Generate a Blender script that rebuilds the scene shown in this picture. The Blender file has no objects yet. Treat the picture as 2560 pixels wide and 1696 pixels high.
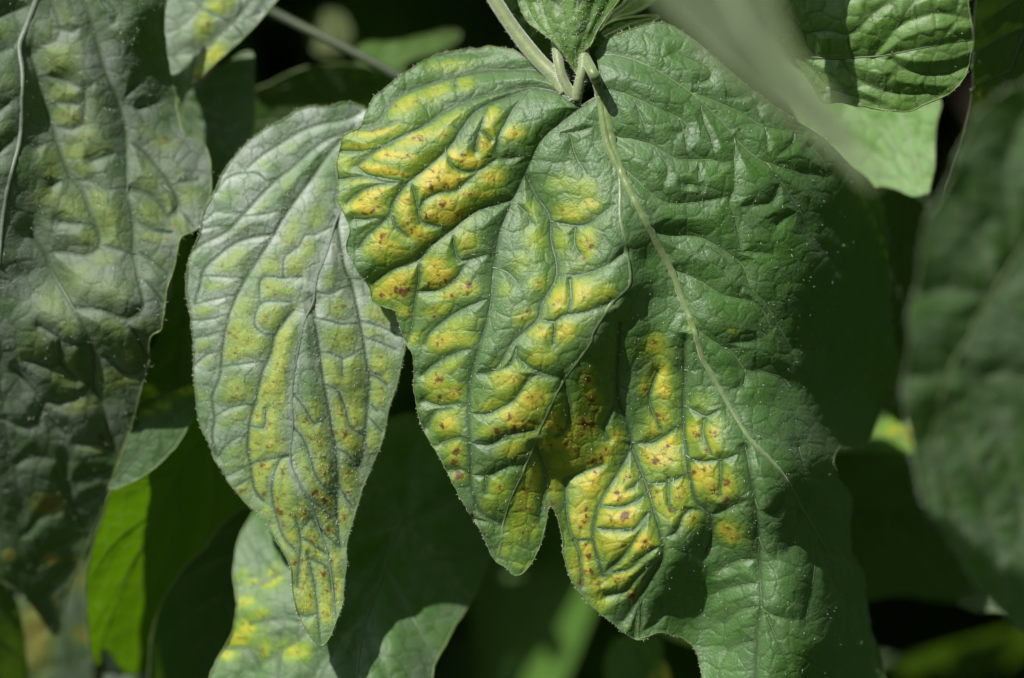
import bpy, math, random
import numpy as np
from mathutils import Vector

rng = np.random.default_rng(7)
random.seed(7)
C = bpy.context.scene.collection
SC = bpy.context.scene

# ------------------------------------------------------------------ camera, light, exposure
W = 0.16                    # metres of plant across the picture at the plane in focus
S = W / 2560.0              # one unit of the tracing grid, in metres (1/16 mm)
DF = 0.5                    # distance of the plane in focus
cam = bpy.data.cameras.new("camera")
cam.sensor_width = 36.0
cam.lens = 36.0 * DF / W
cam.clip_start = 0.005
cam.clip_end = 50.0
cam.dof.use_dof = True
cam.dof.focus_distance = DF
cam.dof.aperture_fstop = 6.6
camo = bpy.data.objects.new("camera", cam)
camo.location = (0, -DF, 0)
camo.rotation_euler = (math.radians(90), 0, 0)
C.objects.link(camo)
SC.camera = camo

SUN = Vector((-0.43, -0.55, 0.72)).normalized()
world = bpy.data.worlds.new("World")
SC.world = world
world.use_nodes = True
wn = world.node_tree
sky = wn.nodes.new("ShaderNodeTexSky")
sky.sky_type = 'NISHITA'
sky.sun_disc = False
sky.sun_elevation = math.asin(SUN.z)
sky.sun_rotation = math.atan2(SUN.x, SUN.y)
bg = wn.nodes["Background"]
bg.inputs[1].default_value = 0.07
wn.links.new(sky.outputs[0], bg.inputs[0])
sun = bpy.data.lights.new("sun", 'SUN')
sun.energy = 5.0
sun.angle = math.radians(0.55)
sun.color = (1.0, 0.97, 0.92)
suno = bpy.data.objects.new("sun", sun)
suno.rotation_euler = SUN.to_track_quat('Z', 'Y').to_euler()
suno.location = SUN * 2
C.objects.link(suno)
SC.view_settings.view_transform = 'Standard'
SC.view_settings.look = 'None'
SC.view_settings.exposure = 0.56
SC.view_settings.gamma = 1.0
SC.cycles.max_bounces = 8
SC.cycles.transmission_bounces = 6

# ------------------------------------------------------------------ tracing helpers
FR = {'D': (0, 0, 1.08154), 'N': (0, 0, 1.0), 'c1': (0, 0, .54847), 'c2': (800, 0, .54847), 'c3': (1660, 0, .54845),
      'c4': (0, 840, .546), 'c5': (800, 840, .546), 'c6': (1660, 840, .5458), 'e1': (440, 240, .44643),
      'e2': (440, 940, .44643), 'e3': (0, 0, .51), 'e4': (0, 800, .51), 'e5': (1480, 100, .49745), 'e6': (1480, 880, .49745)}


def P(s, first='D'):
    """'c2: x,y x,y e5: x,y ...' -> array of points on the common tracing grid (extra numbers kept, lengths scaled)"""
    f = FR[first]
    out = []
    for t in s.split():
        if t.endswith(':'):
            f = FR[t[:-1]]
            continue
        v = [float(a) for a in t.split(',')]
        out.append([f[0] + v[0] * f[2], f[1] + v[1] * f[2]])
    return np.array(out)


def blobs(s, dflt=.5):
    """'c2: x,y,rx,ry,angle,strength ...'"""
    f = FR['D']
    out = []
    for t in s.split():
        if t.endswith(':'):
            f = FR[t[:-1]]
            continue
        v = [float(a) for a in t.split(',')]
        v += [0, 0, 0, 0][:max(0, 0)]
        x, y, rx, ry = v[:4]
        an = v[4] if len(v) > 4 else 0
        st = v[5] if len(v) > 5 else dflt
        out.append((f[0] + x * f[2], f[1] + y * f[2], rx * f[2], ry * f[2], math.radians(an), st))
    return out


def spots(s):
    f = FR['D']
    out = []
    for t in s.split():
        if t.endswith(':'):
            f = FR[t[:-1]]
            continue
        v = [float(a) for a in t.split(',')]
        out.append((f[0] + v[0] * f[2], f[1] + v[1] * f[2], v[2] * f[2]))
    return out


def to_world(x, y, d):
    k = (DF / S + d) / (DF / S)
    X = (x - 1280.0) * S * k
    Z = -(y - 848.0) * S * k
    return np.stack([X, d * S + np.zeros_like(X), Z], axis=-1)


def catmull(p, closed=False, step=3.0):
    p = np.asarray(p, float)
    n = len(p)
    out = []
    rngi = range(n if closed else n - 1)
    for i in rngi:
        if closed:
            a, b, c, d = p[(i - 1) % n], p[i], p[(i + 1) % n], p[(i + 2) % n]
        else:
            a, b, c, d = p[max(i - 1, 0)], p[i], p[i + 1], p[min(i + 2, n - 1)]
        L = np.linalg.norm(c - b)
        k = max(1, int(L / step))
        t = (np.arange(k) / k)[:, None]
        out.append(.5 * ((2 * b) + (-a + c) * t + (2 * a - 5 * b + 4 * c - d) * t ** 2 + (-a + 3 * b - 3 * c + d) * t ** 3))
    if not closed:
        out.append(p[-1:])
    return np.concatenate(out)


def vnoise(x, y, scale, seed, octaves=3):
    r = np.random.default_rng(seed)
    tab = r.random((256, 256))
    v = 0
    amp = 1
    tot = 0
    for o in range(octaves):
        u = x / scale + 17.3 * o + 100
        w = y / scale + 41.7 * o + 100
        i = np.floor(u).astype(int)
        j = np.floor(w).astype(int)
        fu = u - i
        fw = w - j
        fu = fu * fu * (3 - 2 * fu)
        fw = fw * fw * (3 - 2 * fw)
        a = tab[i % 256, j % 256]
        b = tab[(i + 1) % 256, j % 256]
        c = tab[i % 256, (j + 1) % 256]
        d = tab[(i + 1) % 256, (j + 1) % 256]
        v = v + amp * ((a * (1 - fu) + b * fu) * (1 - fw) + (c * (1 - fu) + d * fu) * fw)
        tot += amp
        amp *= .5
        scale /= 2.0
    return v / tot * 2 - 1


def tps(ctrl, x, y, lam=2e-3):
    ctrl = np.asarray(ctrl, float)
    q = ctrl[:, :2] / 1000.0
    n = len(q)
    r2 = ((q[:, None] - q[None]) ** 2).sum(-1)
    K = .5 * r2 * np.log(r2 + 1e-9) + lam * np.eye(n)
    Pm = np.hstack([np.ones((n, 1)), q])
    A = np.zeros((n + 3, n + 3))
    A[:n, :n] = K
    A[:n, n:] = Pm
    A[n:, :n] = Pm.T
    sol = np.linalg.solve(A, np.concatenate([ctrl[:, 2], np.zeros(3)]))
    xx = x / 1000.0
    yy = y / 1000.0
    out = sol[n] + sol[n + 1] * xx + sol[n + 2] * yy
    for i in range(n):
        r2 = (xx - q[i, 0]) ** 2 + (yy - q[i, 1]) ** 2
        out = out + sol[i] * .5 * r2 * np.log(r2 + 1e-9)
    return out


def ctrlD(s):
    out = []
    for t in s.split():
        v = [float(a) for a in t.split(',')]
        out.append((v[0] * 1.08154, v[1] * 1.08154, v[2]))
    return out


def plane(x0, y0, x1, y1, d0, sx, sy, bow=0):
    """control points (photo-view units): depth d0 in the middle, slopes sx to the right and sy downwards, bow = roundness"""
    cx, cy = (x0 + x1) / 2, (y0 + y1) / 2
    out = []
    for i in range(3):
        for j in range(3):
            x = x0 + (x1 - x0) * i / 2
            y = y0 + (y1 - y0) * j / 2
            b = bow * ((i != 1) + (j != 1)) / 2
            out.append((x * 1.08154, y * 1.08154, d0 + sx * (x - cx) * 1.08 + sy * (y - cy) * 1.08 + b))
    return out


def inside(poly, gx, gy):
    """even-odd rasterisation of poly on the grid lines gx, gy"""
    m = np.zeros((len(gy), len(gx)), bool)
    x0, y0 = poly[:, 0], poly[:, 1]
    x1, y1 = np.roll(x0, -1), np.roll(y0, -1)
    for r, y in enumerate(gy):
        c = (y0 <= y) != (y1 <= y)
        if not c.any():
            continue
        xs = np.sort(x0[c] + (y - y0[c]) / (y1[c] - y0[c]) * (x1[c] - x0[c]))
        k = np.searchsorted(xs, gx)
        m[r] = k % 2 == 1
    return m


def seg_field(pts, X, Y, x0, y0, step, reach, cb):
    """call cb(slice, distance, t along) on the window of grid near each segment"""
    n = len(pts) - 1
    for i in range(n):
        a, b = pts[i], pts[i + 1]
        i0 = max(0, int((min(a[0], b[0]) - reach - x0) / step))
        i1 = min(X.shape[1], int((max(a[0], b[0]) + reach - x0) / step) + 2)
        j0 = max(0, int((min(a[1], b[1]) - reach - y0) / step))
        j1 = min(X.shape[0], int((max(a[1], b[1]) + reach - y0) / step) + 2)
        if i1 <= i0 or j1 <= j0:
            continue
        sl = (slice(j0, j1), slice(i0, i1))
        d = b - a
        L2 = max(1e-6, d @ d)
        t = np.clip(((X[sl] - a[0]) * d[0] + (Y[sl] - a[1]) * d[1]) / L2, 0, 1)
        dist = np.hypot(X[sl] - a[0] - t * d[0], Y[sl] - a[1] - t * d[1])
        cb(sl, dist, (i + t) / n)


# ------------------------------------------------------------------ objects
def mesh_np(name, co, faces_flat, counts, mat, parent=None, col=None):
    me = bpy.data.meshes.new(name)
    me.vertices.add(len(co))
    me.vertices.foreach_set("co", np.ascontiguousarray(co, np.float32).ravel())
    me.loops.add(len(faces_flat))
    me.loops.foreach_set("vertex_index", np.ascontiguousarray(faces_flat, np.int32))
    me.polygons.add(len(counts))
    st = np.concatenate([[0], np.cumsum(counts)[:-1]]).astype(np.int32)
    me.polygons.foreach_set("loop_start", st)
    me.polygons.foreach_set("loop_total", np.ascontiguousarray(counts, np.int32))
    me.update(calc_edges=True)
    me.polygons.foreach_set("use_smooth", np.ones(len(counts), bool))
    if col is not None:
        at = me.color_attributes.new("Col", 'FLOAT_COLOR', 'POINT')
        at.data.foreach_set("color", np.ascontiguousarray(col, np.float32).ravel())
    me.materials.append(mat)
    o = bpy.data.objects.new(name, me)
    C.objects.link(o)
    if parent is not None:
        o.parent = parent
    return o


def tube_arrays(path, radius, sides=8, flat=1.0):
    """path (n,3) metres, radius (n,) metres -> verts, quads"""
    n = len(path)
    T = np.gradient(path, axis=0)
    T /= np.linalg.norm(T, axis=1)[:, None] + 1e-12
    up = np.array([0.0, -1.0, 0.0])
    A = np.cross(T, up)
    A /= np.linalg.norm(A, axis=1)[:, None] + 1e-9
    B = np.cross(A, T)
    a = np.arange(sides) / sides * 2 * math.pi
    radius = np.broadcast_to(np.asarray(radius, float), (n,))
    ring = A[:, None] * np.cos(a)[None, :, None] + B[:, None] * np.sin(a)[None, :, None] * flat
    V = path[:, None] + ring * np.asarray(radius)[:, None, None]
    V = V.reshape(-1, 3)
    q = []
    i = np.arange(n - 1)[:, None] * sides
    k = np.arange(sides)[None]
    k2 = (k + 1) % sides
    q = np.stack([i + k, i + k2, i + sides + k2, i + sides + k], -1).reshape(-1, 4)
    return V, q


def tube(name, path, radius, mat, parent=None, sides=8, flat=1.0):
    V, q = tube_arrays(path, radius, sides, flat)
    n = len(path)
    V = np.vstack([V, path[0], path[-1]])
    k = np.arange(sides)
    k2 = (k + 1) % sides
    c0 = np.stack([k2, k, np.full(sides, len(V) - 2)], -1)
    c1 = np.stack([(n - 1) * sides + k, (n - 1) * sides + k2, np.full(sides, len(V) - 1)], -1)
    flatf = np.concatenate([q.ravel(), c0.ravel(), c1.ravel()])
    cnt = np.concatenate([np.full(len(q), 4), np.full(2 * sides, 3)])
    return mesh_np(name, V, flatf, cnt, mat, parent)


def empty(name, loc, label, cat, group=None):
    o = bpy.data.objects.new(name, None)
    o.empty_display_size = 0.005
    C.objects.link(o)
    o.location = loc
    o['label'] = label
    o['category'] = cat
    if group:
        o['group'] = group
    return o


# ------------------------------------------------------------------ materials
def leaf_mat(name, green=(.040, .128, .004), silver=(.25, .29, .25), yellow=(.57, .46, .05), veinc=(.028, .065, .010),
             trans=.30, transc=(.17, .34, .012), rough=.52, sil=.34, spec=.62, bump=1.0, sheen=.15, grain=1.0, lime=None):
    m = bpy.data.materials.new(name)
    m.use_nodes = True
    nt = m.node_tree
    N, L = nt.nodes, nt.links
    out = N["Material Output"]
    b = N["Principled BSDF"]

    def node(t, **k):
        n = N.new(t)
        for a, v in k.items():
            setattr(n, a, v)
        return n

    def mix(f, a, c, blend='MIX'):
        n = node("ShaderNodeMix", data_type='RGBA', blend_type=blend)
        for s, v in ((n.inputs[0], f), (n.inputs[6], a), (n.inputs[7], c)):
            if isinstance(v, (int, float)):
                s.default_value = v
            elif isinstance(v, tuple):
                s.default_value = (*v, 1)
            else:
                L.new(v, s)
        return n.outputs[2]

    def math_(op, a, c=None, cl=False):
        n = node("ShaderNodeMath", operation=op, use_clamp=cl)
        for s, v in ((n.inputs[0], a), (n.inputs[1], c)):
            if v is None:
                continue
            if isinstance(v, (int, float)):
                s.default_value = v
            else:
                L.new(v, s)
        return n.outputs[0]

    def noise(scale, detail=3, rough_=.6):
        n = node("ShaderNodeTexNoise")
        n.inputs["Scale"].default_value = scale
        n.inputs["Detail"].default_value = detail
        n.inputs["Roughness"].default_value = rough_
        L.new(tc.outputs["Object"], n.inputs["Vector"])
        return n.outputs[0]
    tc = node("ShaderNodeTexCoord")
    at = node("ShaderNodeAttribute", attribute_name="Col")
    sep = node("ShaderNodeSeparateColor")
    L.new(at.outputs["Color"], sep.inputs[0])
    Y, B, V = sep.outputs[0], sep.outputs[1], sep.outputs[2]
    G = at.outputs["Alpha"]                         # bloom of fine white down, its silvery sheen put into the colour
    n1 = noise(260, 4)
    n2 = noise(1500, 4, .7)
    n3 = noise(5200, 2, .6)
    # green with a mottled tone
    g = mix(n1, tuple(c * .72 for c in green), tuple(c * 1.35 for c in green))
    # silvery sheen painted into the base colour with the downy grey bloom
    f = math_('MULTIPLY', math_('POWER', G, 1.3), math_('ADD', math_('MULTIPLY', n2, 1.1 * grain), 1.05 - .55 * grain), True)
    f = math_('MULTIPLY', f, sil, True)
    g = mix(f, g, silver)
    g = mix(math_('MULTIPLY', V, .8), g, veinc)
    # yellow blight with ragged edges
    yy = math_('ADD', Y, math_('MULTIPLY', math_('SUBTRACT', n2, .5), .35))
    yy = math_('MULTIPLY', yy, math_('LESS_THAN', .02, Y), True)
    mr = node("ShaderNodeMapRange", interpolation_type='SMOOTHSTEP')
    L.new(yy, mr.inputs[0])
    mr.inputs[1].default_value = .0
    mr.inputs[2].default_value = 1.0
    lime = lime or tuple((a * .2 + c * .8) for a, c in zip(yellow, (.13, .27, .012)))
    ml = node("ShaderNodeMapRange", interpolation_type='SMOOTHSTEP')
    L.new(yy, ml.inputs[0])
    ml.inputs[1].default_value = .0
    ml.inputs[2].default_value = .42
    mr.inputs[1].default_value = .28
    mr.inputs[2].default_value = .98
    g = mix(math_('MULTIPLY', ml.outputs[0], .85), g, lime)
    g = mix(math_('MULTIPLY', mr.outputs[0], .95), g, yellow)
    # brown necrotic specks and tan patches
    g = mix(math_('MULTIPLY', B, 1.0, True), g, mix(n2, (.07, .03, .005), (.17, .085, .018)))
    L.new(g, b.inputs["Base Color"])
    L.new(math_('ADD', math_('MULTIPLY', n2, .2), rough - .1), b.inputs["Roughness"])
    L.new(math_('MULTIPLY', math_('SUBTRACT', 1.15, math_('MULTIPLY', Y, .55)), spec), b.inputs["Specular IOR Level"])
    b.inputs["Sheen Weight"].default_value = sheen
    b.inputs["Sheen Roughness"].default_value = .45
    b.inputs["Sheen Tint"].default_value = (.85, .95, .85, 1)
    # fine relief: network of the smallest veins, and grain
    vor = node("ShaderNodeTexVoronoi", feature='DISTANCE_TO_EDGE')
    vor.inputs["Scale"].default_value = 1150
    vor.inputs["Randomness"].default_value = .9
    wv = node("ShaderNodeVectorMath", operation='ADD')
    nn = node("ShaderNodeTexNoise")
    nn.inputs["Scale"].default_value = 400
    L.new(tc.outputs["Object"], nn.inputs["Vector"])
    sc = node("ShaderNodeVectorMath", operation='SCALE')
    L.new(nn.outputs["Color"], sc.inputs[0])
    sc.inputs["Scale"].default_value = .0016
    L.new(tc.outputs["Object"], wv.inputs[0])
    L.new(sc.outputs[0], wv.inputs[1])
    L.new(wv.outputs[0], vor.inputs["Vector"])
    vm = math_('MINIMUM', vor.outputs["Distance"], .25)
    h = math_('ADD', math_('MULTIPLY', vm, .55), math_('MULTIPLY', n2, .38))
    h = math_('ADD', h, math_('MULTIPLY', n3, .14))
    h = math_('ADD', h, math_('MULTIPLY', n1, 1.2))
    bp = node("ShaderNodeBump")
    bp.inputs["Strength"].default_value = 1.0
    bp.inputs["Distance"].default_value = .00020 * bump
    L.new(h, bp.inputs["Height"])
    L.new(bp.outputs[0], b.inputs["Normal"])
    tr = node("ShaderNodeBsdfTranslucent")
    tcx = mix(mr.outputs[0], transc, (.55, .42, .02))
    tcx = mix(math_('MULTIPLY', V, .4), tcx, (.25, .38, .06))
    L.new(mix(B, tcx, (.12, .05, .01)), tr.inputs[0])
    L.new(bp.outputs[0], tr.inputs["Normal"])
    mx = node("ShaderNodeMixShader")
    mx.inputs[0].default_value = trans
    L.new(b.outputs[0], mx.inputs[1])
    L.new(tr.outputs[0], mx.inputs[2])
    L.new(mx.outputs[0], out.inputs[0])
    return m


def plain_mat(name, col, rough=.5, var=.3, scale=600, trans=0, transc=(.3, .4, .1), bump=.0001, sheen=.3, spec=.5):
    m = bpy.data.materials.new(name)
    m.use_nodes = True
    nt = m.node_tree
    N, L = nt.nodes, nt.links
    b = N["Principled BSDF"]
    tc = N.new("ShaderNodeTexCoord")
    n = N.new("ShaderNodeTexNoise")
    n.inputs["Scale"].default_value = scale
    n.inputs["Detail"].default_value = 4
    L.new(tc.outputs["Object"], n.inputs["Vector"])
    mx = N.new("ShaderNodeMix")
    mx.data_type = 'RGBA'
    mx.inputs[6].default_value = (*[c * (1 - var) for c in col], 1)
    mx.inputs[7].default_value = (*[c * (1 + var) for c in col], 1)
    L.new(n.outputs[0], mx.inputs[0])
    L.new(mx.outputs[2], b.inputs["Base Color"])
    b.inputs["Roughness"].default_value = rough
    b.inputs["Specular IOR Level"].default_value = spec
    b.inputs["Sheen Weight"].default_value = sheen
    bp = N.new("ShaderNodeBump")
    bp.inputs["Distance"].default_value = bump
    L.new(n.outputs[0], bp.inputs["Height"])
    L.new(bp.outputs[0], b.inputs["Normal"])
    if trans:
        t = N.new("ShaderNodeBsdfTranslucent")
        t.inputs[0].default_value = (*transc, 1)
        ms = N.new("ShaderNodeMixShader")
        ms.inputs[0].default_value = trans
        L.new(b.outputs[0], ms.inputs[1])
        L.new(t.outputs[0], ms.inputs[2])
        L.new(ms.outputs[0], N["Material Output"].inputs[0])
    return m


M_LEAF = leaf_mat("blighted_leaf")
M_SILV = leaf_mat("downy_leaf", silver=(.45, .50, .46), sil=.95, yellow=(.46, .49, .06), rough=.6, spec=.5, lime=(.24, .33, .07))
M_UNDER = leaf_mat("soft_downy_leaf", silver=(.25, .28, .25), sil=.8, yellow=(.46, .46, .04), rough=.6, spec=.5, bump=.6)
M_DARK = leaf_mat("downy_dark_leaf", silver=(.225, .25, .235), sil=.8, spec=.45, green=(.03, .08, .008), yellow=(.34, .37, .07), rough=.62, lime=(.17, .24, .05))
M_GREEN = leaf_mat("healthy_leaf", green=(.085, .19, .018), silver=(.20, .30, .13), sil=.45, trans=.35, bump=.7, spec=.55)
M_EDGEL = leaf_mat("fuzzy_leaf", green=(.05, .14, .012), silver=(.22, .27, .21), sil=.75, spec=.4, trans=.3)
M_GLOW = leaf_mat("thin_leaf", green=(.05, .12, .012), silver=(.16, .21, .12), sil=.25, trans=.62, transc=(.13, .29, .002), bump=.5)
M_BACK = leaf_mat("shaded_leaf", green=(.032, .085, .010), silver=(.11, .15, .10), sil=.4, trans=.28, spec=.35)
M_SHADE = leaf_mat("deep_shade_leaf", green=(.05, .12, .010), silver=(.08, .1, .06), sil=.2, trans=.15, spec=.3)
M_PALE = leaf_mat("pale_thin_leaf", green=(.10, .23, .03), silver=(.20, .32, .12), sil=.4, trans=.35, transc=(.2, .42, .03), bump=.4, spec=.3)
M_OLIVE = leaf_mat("olive_leaf", green=(.055, .07, .006), silver=(.06, .075, .02), sil=.2, trans=.3, transc=(.16, .2, .01), spec=.15)
M_VEIN = plain_mat("vein_skin", (.12, .18, .06), .42, .25, 900, .15)
M_CMID = plain_mat("downy_midrib_skin", (.11, .145, .095), .5, .25, 900, .1)
M_MID = plain_mat("midrib_skin", (.15, .215, .07), .42, .25, 900, .15)
M_VEINP = plain_mat("pale_vein_skin", (.34, .38, .24), .40, .2, 900, .15)
M_VEIND = plain_mat("sunken_vein_skin", (.045, .075, .022), .5, .25, 900, .1)
M_EDGE = plain_mat("leaf_edge_skin", (.11, .165, .035), .45, .35, 500, .25, (.3, .4, .05))
M_STALK = plain_mat("stalk_skin", (.17, .215, .085), .5, .25, 700, 0, sheen=.6)
M_STALKB = plain_mat("young_stalk_skin", (.15, .19, .075), .55, .25, 500, 0, sheen=.6)
M_HAIR = plain_mat("leaf_down", (.75, .78, .72), .35, .1, 300, .4, (.8, .85, .8), sheen=0)
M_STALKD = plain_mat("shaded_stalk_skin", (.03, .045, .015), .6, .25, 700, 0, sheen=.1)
M_SOIL = plain_mat("dark_soil", (.035, .026, .018), .95, .5, 60, 0, bump=.01, sheen=0, spec=.1)


# ------------------------------------------------------------------ leaf builder
def make_leaf(label, outline, ctrl, veins, mat, step=3.0, yb=(), sp=(), tan=(), hairs=0, margin_r=2.2, pucker=5.0, pscale=90,
              vein_mat=None, mid_mat=None, group=None, serr=2.0, down_sheen=None, noise_seed=1, edge_mat=None, edge_hairs=0,
              quilt=1.0, cat='leaf', hair_len=(5, 14), petiole=None, fine=0.0, fine_scale=38, cellw=44, netg=2.0, mid_taper=.6, yscale=1.0, tline=.8):
    """veins: list of (points, radius, groove depth, groove width, kind)"""
    vein_mat = vein_mat or M_VEIN
    mid_mat = mid_mat or (M_VEIND if mat in (M_BACK, M_SHADE) else M_VEIN)
    out = catmull(outline, True, max(2.0, step * .6))
    if serr:
        nrm = np.roll(out, -1, 0) - np.roll(out, 1, 0)
        nrm = np.stack([nrm[:, 1], -nrm[:, 0]], -1)
        nrm /= np.linalg.norm(nrm, axis=1)[:, None] + 1e-9
        s_ = vnoise(out[:, 0], out[:, 1], 26, noise_seed + 50, 2)
        out = out + nrm * (s_ * serr)[:, None]
    x0, y0 = out.min(0) - 2 * step
    x1, y1 = out.max(0) + 2 * step
    gx = np.arange(x0, x1, step)
    gy = np.arange(y0, y1, step)
    X, Y = np.meshgrid(gx, gy)
    cell = inside(out, gx[:-1] + step / 2, gy[:-1] + step / 2)
    # relief
    depth = tps(ctrl, X, Y)
    groove = np.zeros_like(X)
    vein = np.zeros_like(X)
    dmin = np.full(X.shape, 99.0)
    for pts, r, g, w, kind in veins:
        def cb(sl, dist, t, g=g, w=w, r=r, kind=kind):
            tap = 1 - .4 * t
            np.maximum(groove[sl], g * tap * (.72 * np.exp(-dist / w) + .95 * np.exp(-(dist / (2.7 * w)) ** 2)), out=groove[sl])
            if kind in 'dt':
                np.maximum(vein[sl], np.exp(-(dist / (1.0 * abs(r) * tap + 3.0)) ** 2) * (1 if kind == 'd' else tline), out=vein[sl])
            np.minimum(dmin[sl], dist + (0 if g > 3 else 3), out=dmin[sl])
        seg_field(catmull(pts, False, 12), X, Y, x0, y0, step, max(w * 5, 30), cb)
    depth = depth + groove * quilt
    net = np.full(X.shape, 9.0)
    if cellw:
        jx_ = X + 9 * vnoise(X, Y, 30, noise_seed + 31, 2)
        jy_ = Y + 9 * vnoise(X, Y, 30, noise_seed + 32, 2)
        rr_ = np.random.default_rng(noise_seed + 30)
        off = rr_.random((128, 128, 2)) * .8 + .1
        ci = np.floor(jx_ / cellw).astype(int)
        cj = np.floor(jy_ / cellw).astype(int)
        f1 = np.full(X.shape, 1e9)
        f2 = np.full(X.shape, 1e9)
        for a_ in (-1, 0, 1):
            for b_ in (-1, 0, 1):
                o_ = off[(ci + a_) % 128, (cj + b_) % 128]
                dd = np.hypot((ci + a_ + o_[..., 0]) * cellw - jx_, (cj + b_ + o_[..., 1]) * cellw - jy_)
                f2 = np.minimum(f2, np.maximum(f1, dd))
                f1 = np.minimum(f1, dd)
        net = f2 - f1
        depth = depth + netg * np.exp(-net / 7.0) * np.clip(dmin / 8, .15, 1)
        vein = np.maximum(vein, .72 * np.exp(-(net / 3.2) ** 2))
    wob = vnoise(X, Y, pscale, noise_seed, 3)
    depth = depth + wob * pucker
    if fine:
        fl = vnoise(X, Y, fine_scale, noise_seed + 9, 2)
        depth = depth + np.abs(fl) * -fine * np.clip(dmin / 12, 0, 1)
    # colour channels
    yel = np.zeros_like(X)
    wx = X + 7 * vnoise(X, Y, 22, noise_seed + 3, 2)
    wy = Y + 7 * vnoise(X, Y, 22, noise_seed + 4, 2)
    for bx, by, rx, ry, an, st in yb:
        R = max(rx, ry) * 3.2 + 12
        i0, i1 = int(max(0, (bx - R - x0) / step)), int(max(0, (bx + R - x0) / step))
        j0, j1 = int(max(0, (by - R - y0) / step)), int(max(0, (by + R - y0) / step))
        sl = (slice(j0, j1), slice(i0, i1))
        ux, uy = wx[sl] - bx, wy[sl] - by
        ca, sa = math.cos(an), math.sin(an)
        q = ((ux * ca + uy * sa) / (rx * 1.12)) ** 2 + ((-ux * sa + uy * ca) / (ry * 1.12)) ** 2
        v = st * yscale * np.exp(-(q / 1.1) ** 1.15)
        v = np.maximum(v, .28 * st * yscale * np.exp(-q / 3.2))
        yel[sl] = 1 - (1 - yel[sl]) * (1 - v)
    yel = yel * np.clip((dmin - .5) / 10.0, 0, 1) * (.72 + .28 * np.clip(net / 7.0, 0, 1))
    bro = np.zeros_like(X)
    jx = X + 8 * vnoise(X, Y, 9, noise_seed + 5, 2)
    jy = Y + 8 * vnoise(X, Y, 9, noise_seed + 6, 2)
    allsp = list(sp)
    r = np.random.default_rng(noise_seed + 11)
    for bx, by, rx, ry, an, st in yb:               # the small specks round the traced ones
        if st > .5:
            for k in range(r.integers(1, 7)):
                allsp.append((bx + r.normal() * rx * .45, by + r.normal() * ry * .45, r.uniform(.9, 2.8)))
    for bx, by, br in allsp:
        R = br * 2.5 + 8
        i0, i1 = int(max(0, (bx - R - x0) / step)), int(max(0, (bx + R - x0) / step))
        j0, j1 = int(max(0, (by - R - y0) / step)), int(max(0, (by + R - y0) / step))
        sl = (slice(j0, j1), slice(i0, i1))
        q = np.hypot(jx[sl] - bx, jy[sl] - by) / (br + .8)
        np.maximum(bro[sl], np.clip((1.3 - q) * 1.6, 0, 1) * min(1, .5 + br / 8), out=bro[sl])
        # a soft orange halo
        np.maximum(bro[sl], .22 * np.exp(-(q / 2.2) ** 2), out=bro[sl])
    for bx, by, rx, ry, an, st in tan:
        q = ((wx - bx) / rx) ** 2 + ((wy - by) / ry) ** 2
        bro = np.maximum(bro, st * np.exp(-q ** 1.3))
        yel = np.maximum(yel, st * 1.3 * np.exp(-(q * .8) ** 1.2))
    bl = np.ones_like(X) if down_sheen is None else np.clip(down_sheen(X, Y), 0, 1)
    bl = bl * (.50 + .45 * vnoise(X, Y, 70, noise_seed + 7, 3) + .35 * np.exp(-(dmin / 12) ** 2)) * (1 - .75 * np.exp(-(dmin / 3.2) ** 2)) * (1 - .65 * np.clip(yel, 0, 1))
    # mesh
    idx = -np.ones(X.shape, int)
    used = np.zeros(X.shape, int)
    used[:-1, :-1] += cell
    used[1:, :-1] += cell
    used[:-1, 1:] += cell
    used[1:, 1:] += cell
    sel = used > 0
    idx[sel] = np.arange(sel.sum())
    vx, vy = X[sel].copy(), Y[sel].copy()
    vd = depth[sel]
    bnd = used[sel] < 4
    bx, by = vx[bnd], vy[bnd]
    best = np.empty(len(bx), int)
    for a in range(0, len(bx), 2000):
        dd = (bx[a:a + 2000, None] - out[None, :, 0]) ** 2 + (by[a:a + 2000, None] - out[None, :, 1]) ** 2
        best[a:a + 2000] = dd.argmin(1)
    near = np.hypot(out[best, 0] - bx, out[best, 1] - by) < step * 1.3
    bi = np.where(bnd)[0][near]
    vx[bi] = out[best[near], 0]
    vy[bi] = out[best[near], 1]
    co = to_world(vx, vy, vd)
    a = idx[:-1, :-1][cell]
    b = idx[:-1, 1:][cell]
    c = idx[1:, 1:][cell]
    d = idx[1:, :-1][cell]
    quads = np.stack([a, d, c, b], -1)
    col = np.stack([yel[sel], bro[sel], vein[sel], bl[sel]], -1)
    cen = co.mean(0)
    root = empty('leaf', cen, label, cat, group)
    blade = mesh_np('blade', co - cen, quads.ravel(), np.full(len(quads), 4), mat, root, col)

    def dsamp(px, py):
        u = np.clip((px - x0) / step, 0, X.shape[1] - 1.001)
        v = np.clip((py - y0) / step, 0, X.shape[0] - 1.001)
        i, j = u.astype(int), v.astype(int)
        fu, fv = u - i, v - j
        return (depth[j, i] * (1 - fu) + depth[j, i + 1] * fu) * (1 - fv) + (depth[j + 1, i] * (1 - fu) + depth[j + 1, i + 1] * fu) * fv
    # rolled edge, with real thickness
    o2 = out[::max(1, int(round(2.0 / 1)))]
    pth = to_world(o2[:, 0], o2[:, 1], dsamp(o2[:, 0], o2[:, 1])) - cen
    pth = np.vstack([pth, pth[:1]])
    rr = margin_r * (1 + .35 * vnoise(o2[:, 0], o2[:, 1], 40, noise_seed + 21, 2))
    tube('leaf_margin', pth, np.append(rr, rr[0]) * S, edge_mat or M_EDGE, root, 6)
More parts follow.
